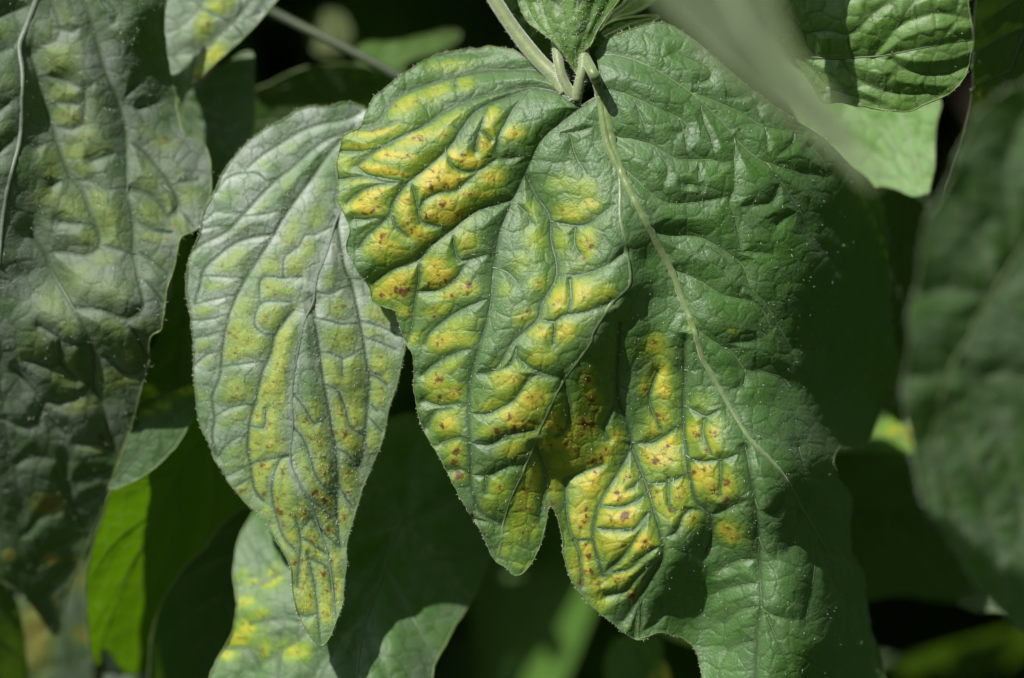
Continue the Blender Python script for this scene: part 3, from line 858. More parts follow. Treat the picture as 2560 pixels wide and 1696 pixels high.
B_y = blobs("""e1: 640,290,35,25,0,.4 490,390,60,30,0,.4 300,550,60,25,-20,.4 630,500,35,50,15,.4 480,630,60,25,-50,.5 380,740,40,20,0,.3 820,510,40,50,0,.35
640,770,40,90,25,.6 740,850,40,50,0,.6 790,680,50,70,15,.5 660,950,60,60,0,.65 530,960,50,60,0,.5 520,1070,60,55,0,.7 620,1090,40,30,0,.5 360,870,50,35,0,.4
290,940,80,50,-20,.55 220,1060,70,30,0,.5 860,1030,35,50,0,.5 900,1180,60,60,0,.55 930,1360,100,70,0,.7 1130,1220,70,50,30,.7 1140,1470,60,50,0,.6
1100,1330,50,30,0,.4 500,1240,60,60,0,.55 570,1210,35,35,0,.5 360,1180,80,60,-20,.45 150,1210,60,35,0,.5 350,1320,70,60,0,.7 420,1380,60,60,0,.75
320,1430,60,50,0,.75 600,1350,45,80,10,.8 580,1470,40,90,5,.8 660,1200,30,70,5,.4 150,1400,40,40,0,.45 160,1490,40,30,0,.4 860,1500,50,50,0,.5 980,1500,60,50,0,.5
1130,1530,60,40,0,.7 e2: 320,40,60,40,0,.5 340,100,70,50,-15,.7 150,110,40,30,0,.4 320,240,90,40,-20,.4 500,80,50,60,0,.8 560,20,30,70,0,.8 590,130,25,60,0,.7
460,230,40,50,10,.8 530,260,45,90,0,.9 440,370,45,90,5,.9 540,380,45,50,0,.9 500,500,60,40,-10,1 450,570,50,50,0,.9 480,650,30,35,0,.8 320,420,60,25,-25,.4
320,520,70,25,-20,.45 370,630,45,35,20,.7 560,680,20,120,0,.9 600,520,18,60,5,.8 620,640,28,70,0,.8 580,760,25,60,0,.9 500,760,25,40,0,.6 645,780,35,45,0,.9
710,770,30,60,0,.9 650,890,35,35,0,.8 630,930,45,40,40,.9 770,190,40,60,0,.7 720,250,45,50,0,.6 750,340,30,70,-15,.75 810,370,35,90,0,.75 710,480,40,60,0,.5
770,560,40,60,-20,.6 830,540,35,60,-10,.95 820,680,80,35,30,.95 840,770,50,30,50,.8 860,860,35,60,-15,.9 940,220,40,70,-10,.8 910,170,40,60,0,.6
1010,190,45,110,0,.85 930,330,60,30,30,.8 980,390,60,70,0,.85 1130,120,40,60,0,.8 1110,340,40,70,15,.7 960,560,50,60,0,.95 970,640,30,30,0,.8 940,790,35,60,0,.85
910,20,70,50,0,.8 1150,10,40,30,0,.8 760,920,45,70,-10,.9 800,1000,30,60,0,.9 715,1030,22,60,0,.9 720,1120,30,50,0,.9 660,1040,25,50,0,.8 830,1120,50,40,45,.95
850,1200,30,40,0,.9 890,1030,25,60,0,.9 900,1180,30,60,0,.8 700,1180,30,40,0,.8 750,1220,30,60,0,.8 730,1290,55,50,0,1 840,1290,50,50,30,.95
840,1340,35,50,0,.95 760,1410,60,40,0,.3 900,1260,20,50,0,.6""")
B_s = spots("""e2: 480,500,12 480,520,8 500,90,6 520,400,9 535,270,6 460,375,6 370,655,12 575,755,14 590,770,8 570,690,7 600,830,7 780,660,12 830,690,12 840,710,12 800,535,7
825,550,12 815,455,6 840,605,5 965,545,9 945,335,10 920,215,7 1010,265,6 945,800,9 860,870,12 880,880,8 755,930,11 715,765,10 710,780,6 880,1035,8 712,1035,6
830,1110,12 810,1100,6 855,1200,8 895,1200,5 830,1330,10 755,1240,8 775,435,5 325,120,7 350,90,4 660,1050,14 e1: 335,1445,7""")
make_leaf("pale silvery pointed leaf left of the big lobed leaf, yellow speckled towards its hanging tip",
          B_out, B_ctl, B_v, M_SILV, step=2.7, yb=B_y, sp=B_s, hairs=2000, edge_hairs=600, quilt=1.1, hair_len=(3, 9), pucker=7, pscale=100, noise_seed=22, yscale=.62, tline=.3, netg=1.2, vein_mat=M_VEIND, mid_mat=M_CMID,
          down_sheen=lambda x, y: np.clip(1.15 - (y - 300) / 1900, .3, 1), margin_r=2.0, serr=1.8, fine=.3)  # sheen in the colour weakens towards the hanging tip

# ================================================================== 3 the long leaf at the left edge
C_out = P("""D: -90,-50 200,-60 370,-50 378,60 385,130 400,200 415,240 e3: 860,480 880,600 905,660 960,672 1000,710 1030,780 1035,900 1020,1000 985,1100 940,1140 890,1165 870,1230
850,1330 820,1420 800,1568 e4: 790,50 740,90 730,200 700,320 670,420 640,540 600,640 560,760 520,860 490,960 440,1080 400,1180 360,1260 320,1400 300,1520 285,1545
250,1530 200,1460 150,1390 80,1330 0,1280 -90,1220 D: -90,700 -100,300""")
C_ctl = ctrlD("""-60,0,150 0,100,165 50,60,200 62,100,190 45,200,120 28,400,110 12,600,120 100,200,190 80,300,175 75,500,165 70,640,170 -40,400,90 -40,700,150 150,300,195 250,200,185
340,50,200 375,60,260 390,150,300 400,230,300 350,350,220 290,350,210 430,330,260 485,400,250 450,520,190 410,620,170 300,600,150 200,500,150 330,700,110 150,650,150
200,750,115 300,750,120 100,750,140 200,850,215 200,1000,300 150,1200,450 130,1450,650 0,1000,310 0,850,215 -50,1250,500 0,1300,510 300,900,235 380,740,150 250,1050,345""")
C_v = [(P("e3: 190,-30 130,130 95,230 108,350 105,500 98,680 60,830 30,960 10,1100 -5,1300"), 8, -22, 20, 'm'),
       (P("e4: -10,200 0,320 30,560 80,800 130,1050 180,1250 250,1500"), 4, 8, 16, 's')]
C_v += VV('d', 5, 20, 14, """e3: 395,-40 440,100 480,230 520,370 580,510 615,660 620,800 625,950 650,1080 655,1230 680,1380 700,1500 650,1555;
e3: 150,270 190,400 240,570 280,700 340,860 400,930 440,1040 490,1190 430,1250 330,1240 220,1235;e3: 150,1150 215,1240 260,1340 330,1460 390,1568 e4: 440,100 460,200 460,320 500,420 530,540 560,640;
e3: 640,930 720,950 790,1000 830,1060 878,1010 830,900 770,820 700,740 640,700;e3: 370,1510 500,1520 620,1560 700,1500""")
C_v += VV('t', 2.4, 11, 9, """e3: 180,365 250,375 330,400 420,430 510,360;e3: 415,430 410,600;e3: 245,600 350,635 410,600;e3: 225,508 300,505 380,512;e3: 240,-20 260,40 290,140 270,200 210,220;
e3: 290,140 350,155 440,100;e3: 180,725 262,680;e3: 255,910 340,865;e3: 340,870 450,890 530,930 615,910;e3: 300,1090 380,1100 450,1095;e3: 450,790 615,735;
e3: 500,1200 640,1240 700,1245;e3: 830,900 900,890 970,880;e3: 880,1025 950,1110;e3: 660,1080 750,1130 840,1140;e3: 680,1240 760,1290 820,1340;e3: 600,490 680,400;
e3: 680,530 780,500;e3: 520,0 570,70 560,110;e3: -20,90 130,30;e3: -20,260 65,230;e3: -20,560 65,485;e3: -20,760 60,690;e3: 670,1350 740,1400 800,1480;
e4: 200,30 280,80 330,120 410,120 450,110;e4: 290,110 300,190 260,230 130,200;e4: 460,170 530,190 610,260 690,250 720,180;e4: 720,180 660,60 630,30;e4: 300,210 370,290 460,320;
e4: 220,400 330,400 460,345;e4: 220,410 180,490 190,520;e4: 70,240 200,380 240,480 330,560;e4: 20,480 100,520 200,500;e4: 310,690 350,900 400,1000;e4: 380,600 480,610 560,640;
e4: 80,700 160,660 250,680;e4: 380,780 460,760 530,740;e4: 130,1050 200,960 300,900;e4: 170,1200 260,1120 380,1060;e4: 210,1350 280,1260 340,1200;e4: 360,920 440,880 480,860""")
C_y = blobs("""e3: 310,80,50,60,0,.45 250,160,30,50,0,.4 270,290,60,70,0,.6 350,270,60,60,0,.5 310,350,60,30,0,.5 310,460,80,45,0,.7 340,570,80,45,0,.8 430,660,60,45,0,.6
370,740,70,45,10,.8 490,740,40,30,0,.5 410,830,50,40,0,.5 240,770,70,50,0,.5 260,850,50,45,0,.6 220,960,60,50,0,.6 360,1020,80,70,0,.6 480,970,50,50,0,.6
540,1070,70,70,0,.7 440,1180,60,60,0,.6 540,1180,50,30,0,.5 520,1280,60,30,0,.5 710,630,40,40,0,.5 800,700,70,35,10,.6 740,820,70,50,0,.45 880,840,40,40,0,.4
730,900,60,30,0,.5 820,1000,50,60,0,.5 730,1040,60,50,0,.6 930,950,60,50,0,.6 890,1100,60,50,0,.65 750,1160,80,25,10,.6 790,1290,50,40,30,.5 430,1400,120,60,0,.4
580,1450,80,60,0,.4 250,1480,70,70,0,.5 380,1330,60,40,0,.4 30,150,40,50,0,.45 30,650,40,50,0,.4 40,400,40,60,0,.4 500,520,40,40,0,.3 580,180,40,40,0,.3
e4: 190,110,90,80,0,.4 140,180,60,40,0,.5 330,40,60,50,0,.5 350,190,50,50,0,.5 310,290,60,60,0,.6 550,40,80,60,0,.5 640,160,70,50,0,.6 560,290,80,50,0,.7
400,420,80,40,-15,.65 480,630,80,25,0,.6 640,290,30,40,0,.4 310,720,40,30,0,.5 480,720,50,30,0,.4 440,900,40,30,0,.4 360,1080,50,30,0,.5 360,1180,40,30,0,.6
290,1290,50,30,0,.5 730,30,60,40,0,.5""")
C_s = spots("e3: 815,685,10 355,570,6 240,945,8 310,465,5 540,1050,5 e4: 220,690,7 280,740,6 500,575,14")
C_t = blobs("e4: 240,900,75,45,0,.6 255,1175,40,22,0,.7 45,1160,28,30,0,.6 280,1380,16,20,0,.6")
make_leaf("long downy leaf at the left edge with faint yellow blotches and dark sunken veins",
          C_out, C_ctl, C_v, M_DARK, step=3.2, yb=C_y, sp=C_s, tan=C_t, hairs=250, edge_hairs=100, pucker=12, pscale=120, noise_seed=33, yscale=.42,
          vein_mat=M_VEIND, mid_mat=M_CMID, mid_taper=.35, margin_r=2.6, serr=2, down_sheen=lambda x, y: np.clip(1.1 - np.clip((y - 800) / 1100, 0, .7), .2, 1), fine=1,  # painted sheen dies away down the lower half
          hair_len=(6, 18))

# ================================================================== 4 leaf behind it, top left
make_leaf("silvery leaf with pale yellow stripes behind the top of the left-edge leaf",
          P("D: 340,-60 670,-60 640,0 600,50 540,110 490,155 452,195 430,215 412,240 370,220 350,100"),
          ctrlD("350,0,380 640,0,330 500,100,340 420,220,370 560,0,320 450,60,340 520,-60,330"),
          VV('s', 3.5, 9, 14, "e3: 1190,60 1098,150 1030,220 960,255 880,265 800,280;e3: 960,-100 1000,0 900,120 820,160") +
          VV('t', 2, 6, 10, "e3: 960,255 940,340 925,430;c1: 1090,-30 1095,40 1060,110;c1: 1180,60 1110,80;c1: 1060,110 1110,170 1090,220;c1: 890,10 960,60 1040,90") ,
          M_SILV, step=4, yb=blobs("e3: 1000,120,40,70,20,.6 1060,270,50,60,20,.9 940,385,25,45,30,.8 1060,40,70,30,0,.6 1120,-20,60,30,0,.5 980,330,20,50,20,.5"),
          noise_seed=44, pucker=5, serr=2, margin_r=2.5)

# ================================================================== 5 leaf in the top right corner
N_out = P("""c3: 470,-80 1480,-90 1430,-30 1392,0 1395,40 1402,90 1412,180 1398,260 1380,330 1340,390 1280,440 1180,480 1110,506 1000,500 900,485 800,466 730,465 700,440 680,400 620,300
560,200 480,60""")
N_v = [(P("c3: 420,200 480,238 620,258 780,268 900,262 1000,255 1150,225 1280,200 1408,180"), 4, 11, 16, 'm')]
N_v += VV('s', 3, 10, 14, """c3: 950,262 1010,195 1060,130 1160,80 1260,60 1390,85;c3: 1035,270 1110,320 1230,340 1340,320 1390,290;c3: 810,270 850,330 900,370 1000,410 1100,430 1190,425 1260,435;
c3: 700,262 650,200 640,150 560,60;c3: 620,258 690,330 760,400 870,440 960,470""")
N_v += VV('t', 1.8, 6, 9, """c3: 1250,205 1300,140 1340,75;c3: 1190,425 1180,380 1200,340;c3: 640,150 760,140 850,155 950,60;c3: 860,265 840,180 850,155;c3: 730,425 780,405 830,425;
c3: 1060,130 1130,20 1200,-30;c3: 1150,85 1140,20;c3: 1000,410 1020,370 1060,290;c3: 1330,60 1340,0;c3: 950,60 1040,20 1080,100""")
make_leaf("plain green rounded leaf in the top right corner with a dark shadow band across it",
          N_out, ctrlD("1850,0,-10 2000,0,-40 2150,0,-70 2240,60,-60 2240,150,-30 2200,210,-10 2100,250,10 1950,230,30 1880,150,30 2000,120,-20 2100,130,-50 1700,0,20 2000,-70,0 2250,-80,-60"),
          N_v, M_GREEN, step=3, hairs=80, edge_hairs=200, hair_len=(3, 8), pucker=7, pscale=90, noise_seed=55, vein_mat=M_VEIND, mid_mat=M_VEIND, serr=3, quilt=1.5, fine=2)

# ================================================================== 6 young leaf and its bright leaflet at the node
make_leaf("small upright young leaf above the stalk node, curled and light green",
          P("c2: 900,-80 905,0 925,60 960,110 1010,150 1060,190 1105,240 1145,300 1170,330 1195,250 1235,200 1270,130 1310,70 1365,0 1400,-80"),
          ctrlD("1290,0,40 1340,60,10 1400,0,50 1240,40,70 1360,150,40 1300,100,30 1230,-60,80 1460,-60,80 1330,-60,0"),
          [(P("c2: 1180,-80 1175,60 1168,200 1165,300"), 3.5, -12, 14, 's')] +
          VV('s', 3, 8, 10, "c2: 1000,-60 1020,60 1070,170 1150,290;c2: 1120,-60 1110,60 1140,200;c2: 1270,-60 1230,80 1175,240;c2: 1340,-40 1250,130 1190,210;c2: 930,0 980,100 1040,160") +
          VV('t', 1.6, 4, 8, "c2: 1020,60 1060,40 1115,60;c2: 1170,120 1210,110 1230,80;c2: 1175,20 1230,0 1260,-20"),
          M_GREEN, step=2.5, noise_seed=66, pucker=7, pscale=50, serr=2, hairs=400, edge_hairs=150, hair_len=(3, 8), fine=2)
make_leaf("narrow bright yellow-green leaflet lit from behind, right of the young leaf",
          P("c2: 1195,225 1225,180 1265,150 1310,110 1380,85 1470,75 1548,72 1520,100 1440,140 1340,175 1260,205"),
          [(1455, 110, 60), (1520, 60, 150), (1640, 40, 260), (1500, 100, 80), (1600, 70, 215), (1560, 100, 190)],
          [(P("c2: 1200,220 1300,165 1420,110 1540,76"), 2, 3, 8, 'm')], M_GLOW, step=2.5, noise_seed=67, pucker=2, serr=1)
make_leaf("yellow-green lit strip of leaf behind the young leaf's right side",
          P("c2: 1290,120 1330,60 1390,10 1400,-60 1560,-60 1500,20 1430,60 1360,80"),
          [(1500, 60, 200), (1600, 0, 330), (1500, -30, 250), (1640, -30, 420)], [(P("c2: 1310,90 1400,30 1500,-40"), 2, 3, 8, 'm')], M_GLOW, step=4, noise_seed=68, pucker=2, serr=1)
make_leaf("small dull green leaf behind the node under the top edge",
          P("D: 1150,-50 1330,-60 1360,20 1340,110 1270,150 1210,110 1160,40"), plane(1150, -50, 1360, 150, 260, .9, .2, 30),
          auto_veins(P("D: 1260,-50 1270,60 1275,140"), 90, 4, 2, 4, 10), M_BACK, step=6, noise_seed=69)

# ================================================================== 7 stalks
def stalk(label, pts, r0, r1, mat, name='leaf_stalk', cat='stalk', hair=0, nodes=()):
    p = catmull(np.array(pts, float), False, 8)
    w = to_world(p[:, 0], p[:, 1], p[:, 2])
    cen = w.mean(0)
    root = empty(name, cen, label, cat)
    t = np.linspace(0, 1, len(p))
    rad = (r0 + (r1 - r0) * t) * (1 + .05 * vnoise(p[:, 0], p[:, 1], 40, 3, 2))
    tube('stem', w - cen, rad * S, mat, root, 16)
    for k, rr_ in nodes:
        i = int(k * (len(p) - 1))
        j0, j1 = max(0, i - 5), min(len(p), i + 6)
        q = np.linspace(-1, 1, j1 - j0)
        tube('node_swelling', w[j0:j1] - cen, np.maximum(.3, rr_ * (1 - q ** 2) ** .5 + .2) * S, mat, root, 14)
    if hair:
        r = np.random.default_rng(5)
        k = r.integers(0, len(p), hair)
        an = r.uniform(0, 6.28, hair)
        d = np.stack([np.cos(an), -np.abs(np.sin(an)) * .8, np.sin(an) * .3], -1)
        b = w[k] - cen + d * (rad[k] * .9 * S)[:, None]
        tip = b + (d + r.normal(0, .3, (hair, 3))) * (r.uniform(4, 12, hair) * S)[:, None]
        u = np.cross(d, [.1, .3, 1.0])
        u = u / np.linalg.norm(u, axis=1)[:, None] * .6 * S
        V = np.stack([b + u, b - u * .5 + np.cross(d, u) * .8, b - u * .5 - np.cross(d, u) * .8, tip], 1).reshape(-1, 3)
        o_ = np.arange(hair)[:, None] * 4
        f = np.concatenate([o_ + [[0, 1, 3]], o_ + [[1, 2, 3]], o_ + [[2, 0, 3]]], 0)
        h = mesh_np('stalk_down', V, f.ravel(), np.full(len(f), 3), M_HAIR, root)
        h['kind'] = 'stuff'
    return root


stalk("pale green stalk slanting down from the top edge to the node of the big leaf",
      [[1200, -60, 130], [1255, 30, 120], [1300, 95, 110], [1345, 150, 95], [1390, 195, 75], [1415, 235, 60]], 17, 20, M_STALK, hair=500)
stalk("short brownish stalk standing upright just below the node",
      [[1392, 95, 95], [1396, 150, 55], [1408, 200, 42], [1436, 246, 38]], 14, 13, M_STALKB, hair=200)
stalk("brownish young stalk bending left under the node towards the leaf base",
      [[1462, 110, 60], [1458, 165, 32], [1448, 210, 28], [1440, 252, 34]], 12, 14, M_STALKB, hair=200)
stalk("thin dark green stalk out of focus slanting behind the two middle leaves",
      [[640, 10, 700], [720, 50, 680], [800, 90, 650], [900, 140, 620], [1000, 195, 600], [1080, 250, 600]], 12, 14, M_STALKD)

# ================================================================== 8 the blurred leaf tip in the foreground
make_leaf("completely out of focus grey-green leaf tip close to the lens, crossing from the top edge",
          P("D: 1440,-120 1500,-30 1590,70 1690,170 1780,240 1870,300 1950,365 2020,425 1985,340 1930,250 1870,180 1825,100 1790,0 1780,-120"),
          ctrlD("1500,-100,-1750 1790,-100,-1800 1700,100,-1900 1850,250,-2000 2000,400,-2100 1600,0,-1800 1800,50,-1840"),
          [(P("D: 1640,-110 1720,60 1830,200 2000,400"), 8, 14, 30, 'm')], leaf_mat("leaf_underside", green=(.05, .07, .03), silver=(.09, .105, .07), sil=.6, trans=.15, spec=.15, rough=.7),
          step=8, noise_seed=77, pucker=10, serr=3, margin_r=5)

# ================================================================== 9 the blurred leaf at the right edge
P_out = P("""c3: 1640,380 1520,440 1430,520 1390,600 1340,700 1300,830 1240,930 1200,1000 1180,1100 1170,1200 1155,1320 1125,1400 1120,1480 c6: 1130,20 1112,150 1096,230 1108,350
1135,500 1160,650 1200,790 1280,900 1350,1000 1390,1080 1400,1100 1460,1170 1540,1260 1620,1330 1720,1420 1900,1500 N: 2900,1700 3000,1100 2950,500 2800,250 2650,180""")
P_v = [(P("N: 2760,300 c6: 1460,-120 1420,-20 1340,100 1280,250 1230,450 1215,650 1235,800"), 7, 8, 20, 'm')]
P_v += VV('s', 5, 8, 18, """c3: 1125,1335 1300,1320 1500,1330 1600,1250;c6: 1115,185 1220,195 1300,190;c3: 1290,870 1400,1040 1520,1300;c6: 1340,100 1480,300 1600,600 1649,900;
c6: 1280,250 1400,520 1500,850 1560,1200;c6: 1232,450 1320,750 1400,1000;c3: 1641,500 1560,800 1600,1150""")
P_v += VV('t', 3, 6, 14, "c6: 1480,300 1500,420 1400,520;c6: 1430,200 1560,160 1649,200;c6: 1330,350 1250,420;c6: 1500,850 1620,800;c6: 1430,650 1550,480;c3: 1400,1040 1500,1000 1600,1050")
make_leaf("downy out of focus leaf at the right edge with a pale fuzzy margin and midrib",
          P_out, ctrlD("""2200,500,-1024 2120,700,-999 2095,900,-952 2130,1150,-869 2250,1330,-771 2367,1450,-692 2240,750,-938 2280,950,-866 2367,700,-903 2367,1000,-819 2700,1300,-605 2700,600,-801 2300,400,-1013 2500,300,-963 2500,1100,-739"""),
          P_v, M_EDGEL, step=5, noise_seed=88, pucker=16, pscale=190, serr=3, margin_r=1.6, edge_mat=M_VEIN, mid_mat=M_VEIN, edge_hairs=400, hairs=0, hair_len=(5, 14), quilt=1.2, fine=3, fine_scale=60)
make_leaf("dark shaded blurred leaf filling the upper right corner edge",
          P("D: 2262,-80 2255,0 2250,120 2248,200 2235,280 2200,390 2180,470 2230,520 2320,480 2480,300 2600,0 2600,-100"),
          ctrlD("2250,0,-312 2250,300,-215 2367,0,-192 2367,300,-95 2600,0,47 2600,300,144 2200,450,-218 2300,480,-105"),
          auto_veins(P("D: 2420,-60 2340,150 2240,400"), 120, 5, 4, 8, 18), M_SHADE, step=8, noise_seed=89, pucker=8, serr=3,
          yb=blobs("c3: 1440,440,60,60,0,.5 1420,580,30,60,0,.4 1600,420,40,40,0,.4"), margin_r=1.3, edge_mat=M_VEIND)

# ================================================================== 10 leaves behind
make_leaf("pale light green leaf lit through, below the top right corner leaf",
          P("D: 1800,150 1900,200 2050,225 2168,225 2163,300 2160,380 2150,440 2148,482 2110,455 2040,430 1980,440 1880,330"),
          ctrlD("1900,200,560 2160,240,470 2150,460,370 2000,430,450 2050,320,480 1820,180,600"),
          [(P("D: 2060,180 2090,290 2120,380 2148,478"), 5, 8, 16, 'm')] + VV('s', 4, 8, 16, "D: 1930,330 2020,360 2080,410 2135,455;D: 1960,240 2040,300 2100,390;D: 2160,330 2130,390"),
          M_PALE, step=5, noise_seed=91, pucker=6)
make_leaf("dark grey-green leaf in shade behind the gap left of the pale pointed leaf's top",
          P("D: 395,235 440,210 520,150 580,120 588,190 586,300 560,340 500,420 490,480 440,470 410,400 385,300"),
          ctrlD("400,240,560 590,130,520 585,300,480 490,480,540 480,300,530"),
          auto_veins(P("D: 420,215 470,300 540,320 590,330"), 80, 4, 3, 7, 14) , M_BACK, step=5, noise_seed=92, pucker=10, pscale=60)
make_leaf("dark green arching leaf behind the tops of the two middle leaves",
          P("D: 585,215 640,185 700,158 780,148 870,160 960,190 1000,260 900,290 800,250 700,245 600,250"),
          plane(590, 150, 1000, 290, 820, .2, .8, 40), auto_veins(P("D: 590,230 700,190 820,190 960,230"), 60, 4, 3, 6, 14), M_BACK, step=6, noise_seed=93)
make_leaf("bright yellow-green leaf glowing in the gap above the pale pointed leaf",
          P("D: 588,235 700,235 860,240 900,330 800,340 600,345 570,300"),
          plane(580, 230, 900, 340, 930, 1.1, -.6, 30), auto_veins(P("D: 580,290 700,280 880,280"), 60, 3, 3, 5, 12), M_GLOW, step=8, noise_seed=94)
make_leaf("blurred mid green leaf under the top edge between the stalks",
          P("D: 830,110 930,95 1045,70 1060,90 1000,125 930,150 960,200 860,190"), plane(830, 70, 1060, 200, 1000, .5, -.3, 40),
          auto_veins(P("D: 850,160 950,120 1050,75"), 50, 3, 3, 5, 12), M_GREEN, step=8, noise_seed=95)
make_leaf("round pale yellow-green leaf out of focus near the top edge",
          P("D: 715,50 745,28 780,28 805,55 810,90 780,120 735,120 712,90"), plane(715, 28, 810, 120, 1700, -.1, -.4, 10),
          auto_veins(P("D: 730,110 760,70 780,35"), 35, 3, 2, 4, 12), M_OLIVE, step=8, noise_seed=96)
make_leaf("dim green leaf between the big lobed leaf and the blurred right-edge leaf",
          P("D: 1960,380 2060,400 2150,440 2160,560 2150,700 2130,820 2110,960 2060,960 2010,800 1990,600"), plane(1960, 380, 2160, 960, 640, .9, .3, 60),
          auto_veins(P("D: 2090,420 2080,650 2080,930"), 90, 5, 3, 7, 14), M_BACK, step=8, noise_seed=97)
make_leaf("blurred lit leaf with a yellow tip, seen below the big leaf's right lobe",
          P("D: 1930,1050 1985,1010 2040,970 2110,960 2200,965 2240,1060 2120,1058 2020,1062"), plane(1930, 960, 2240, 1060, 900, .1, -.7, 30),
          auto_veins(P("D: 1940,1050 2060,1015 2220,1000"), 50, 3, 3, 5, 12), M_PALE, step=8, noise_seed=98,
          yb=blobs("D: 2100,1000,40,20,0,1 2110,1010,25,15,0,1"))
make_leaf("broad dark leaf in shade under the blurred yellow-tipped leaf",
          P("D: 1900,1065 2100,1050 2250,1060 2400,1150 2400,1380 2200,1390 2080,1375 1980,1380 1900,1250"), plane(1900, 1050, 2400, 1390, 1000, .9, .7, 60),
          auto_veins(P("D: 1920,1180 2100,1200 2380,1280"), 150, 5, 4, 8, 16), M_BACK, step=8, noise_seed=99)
make_leaf("small yellowish leaf scrap behind the lower margin of the right-edge leaf",
          P("D: 2215,1392 2260,1372 2310,1376 2350,1410 2300,1412 2250,1410"), plane(2215, 1372, 2350, 1412, 800, -.3, -.5, 10),
          auto_veins(P("D: 2225,1395 2330,1395"), 15, 3, 2, 4, 12), M_BACK, step=6, noise_seed=100)

U_out = P("""D: 590,1180 640,1150 720,1080 830,1000 930,960 1050,960 1100,1010 1150,1100 1150,1230 1110,1350 1040,1470 1000,1560 990,1700 800,1750 560,1720 485,1600 500,1530 535,1470
548,1400 540,1320 552,1250""")
U_v = [(P("D: 930,1195 905,1260 880,1340 850,1420 832,1500 825,1568 820,1700"), 6, 10, 16, 'm')]
U_v += VV('s', 4, 9, 16, """D: 930,1200 980,1195 1050,1150 1110,1090;D: 930,1205 1000,1290 1090,1400 1180,1500;D: 925,1210 850,1225 800,1250 700,1300 580,1360;D: 900,1270 800,1350 720,1450 600,1540;
D: 925,1200 880,1150 840,1090;D: 890,1320 960,1440 1020,1560;D: 860,1400 780,1480 700,1600;D: 840,1460 890,1540 920,1640;D: 940,1200 950,1100 960,1000""")
U_v += VV('t', 2.2, 6, 10, "D: 700,1300 680,1240 690,1190;D: 640,1325 600,1270;D: 1000,1290 1080,1290 1160,1260;D: 600,1540 570,1500 520,1500;D: 720,1450 660,1430 580,1440;D: 650,1500 640,1568;D: 960,1440 1040,1420;D: 780,1480 740,1568")
make_leaf("large blurred leaf behind the lower gap, shaded above and sunlit with yellow patches below",
          U_out, ctrlD("550,1250,330 540,1500,250 700,1400,200 830,1500,190 930,1200,450 1100,1100,560 1200,1300,650 1100,1500,360 830,1700,120 700,1150,430 900,1350,330 600,1650,180 1000,1650,210 900,1500,190"),
          U_v, M_UNDER, step=4.5, noise_seed=111, pucker=9, serr=3, margin_r=3, down_sheen=lambda x, y: .75 + 0 * x,
          yb=blobs("""e2: 550,1120,40,50,20,.9 460,1165,60,20,0,.6 390,1260,45,30,0,.8 400,1410,45,45,0,1 350,1480,40,40,0,.9 470,1340,50,30,-30,.6 640,1540,60,50,0,.8 500,1530,30,60,0,.6
280,1540,50,40,-30,.9 720,1540,30,40,0,.5 370,1110,30,40,0,.4"""))
make_leaf("dark shaded leaf low on the left, behind the yellow-patched blurred leaf",
          P("D: 345,1568 350,1480 372,1400 420,1320 470,1270 500,1230 545,1190 600,1165 680,1200 660,1400 620,1600 500,1720 340,1700"),
          plane(345, 1170, 680, 1700, 640, .8, .6, 60), auto_veins(P("D: 600,1180 520,1350 460,1600"), 120, 5, 4, 7, 16), M_BACK, step=6, noise_seed=112)
make_leaf("bright yellow-green drooping leaf lit from behind, right of the left-edge leaf's lower half",
          P("D: 455,935 400,1000 330,1050 262,1125 235,1200 215,1260 200,1330 200,1400 205,1470 215,1530 232,1535 243,1500 300,1560 400,1500 480,1400 560,1300 640,1200 620,1080 560,960"),
          ctrlD("262,1125,310 200,1350,430 225,1530,620 330,1050,330 455,935,390 350,1250,520 500,1100,600 600,1000,660 450,1400,790 300,1450,640 640,1200,900"),
          [(P("D: 520,930 420,1090 330,1260 260,1420 225,1525"), 5, 12, 26, 'm')] +
          VV('s', 3, 8, 24, "D: 420,1090 300,1110;D: 420,1090 400,1250 330,1420;D: 380,1170 270,1250 215,1330;D: 480,1000 500,1150 450,1330;D: 330,1260 250,1400 215,1460"),
          M_GLOW, step=4.5, noise_seed=113, pucker=6, serr=1.5, margin_r=2.5)
make_leaf("grey-green folded leaf end between the left-edge leaf and the pale pointed leaf",
          P("D: 465,885 400,905 330,930 313,945 303,985 285,1045 262,1100 253,1130 290,1122 340,1095 400,1040 455,960 500,930"),
          ctrlD("465,885,380 313,945,330 253,1130,300 400,1040,300 455,960,340 360,980,300 290,1080,300"),
          [(P("D: 480,900 400,960 320,1050 258,1125"), 4, 5, 12, 'm')] + VV('s', 2.5, 5, 12, "D: 400,960 340,940;D: 370,990 380,1040"),
          M_BACK, step=4, noise_seed=114, pucker=5, yb=blobs("c4: 710,330,60,20,-20,.7 860,250,40,20,0,.7"))
make_leaf("pale grey-green leaf scrap at the bottom edge beside the bright drooping leaf",
          P("D: 246,1450 258,1470 300,1500 335,1540 360,1620 250,1680 240,1568"), plane(246, 1450, 360, 1680, 760, .3, .1, 30),
          auto_veins(P("D: 250,1460 290,1560 300,1660"), 40, 3, 3, 5, 12), M_DARK, step=5, noise_seed=115)
make_leaf("blurred pale leaf with brown dead patches in the bottom left corner",
          P("D: 30,1390 90,1370 150,1330 195,1280 205,1400 208,1480 215,1568 210,1680 60,1700 50,1500"), plane(30, 1290, 215, 1700, 950, .3, .1, 40),
          auto_veins(P("D: 180,1310 130,1480 110,1680"), 70, 4, 3, 6, 14), M_DARK, step=6, noise_seed=116, down_sheen=lambda x, y: .7 + 0 * x,
          tan=blobs("D: 85,1470,35,80,20,.55 190,1465,22,20,0,.5 185,1340,14,30,0,.4"))
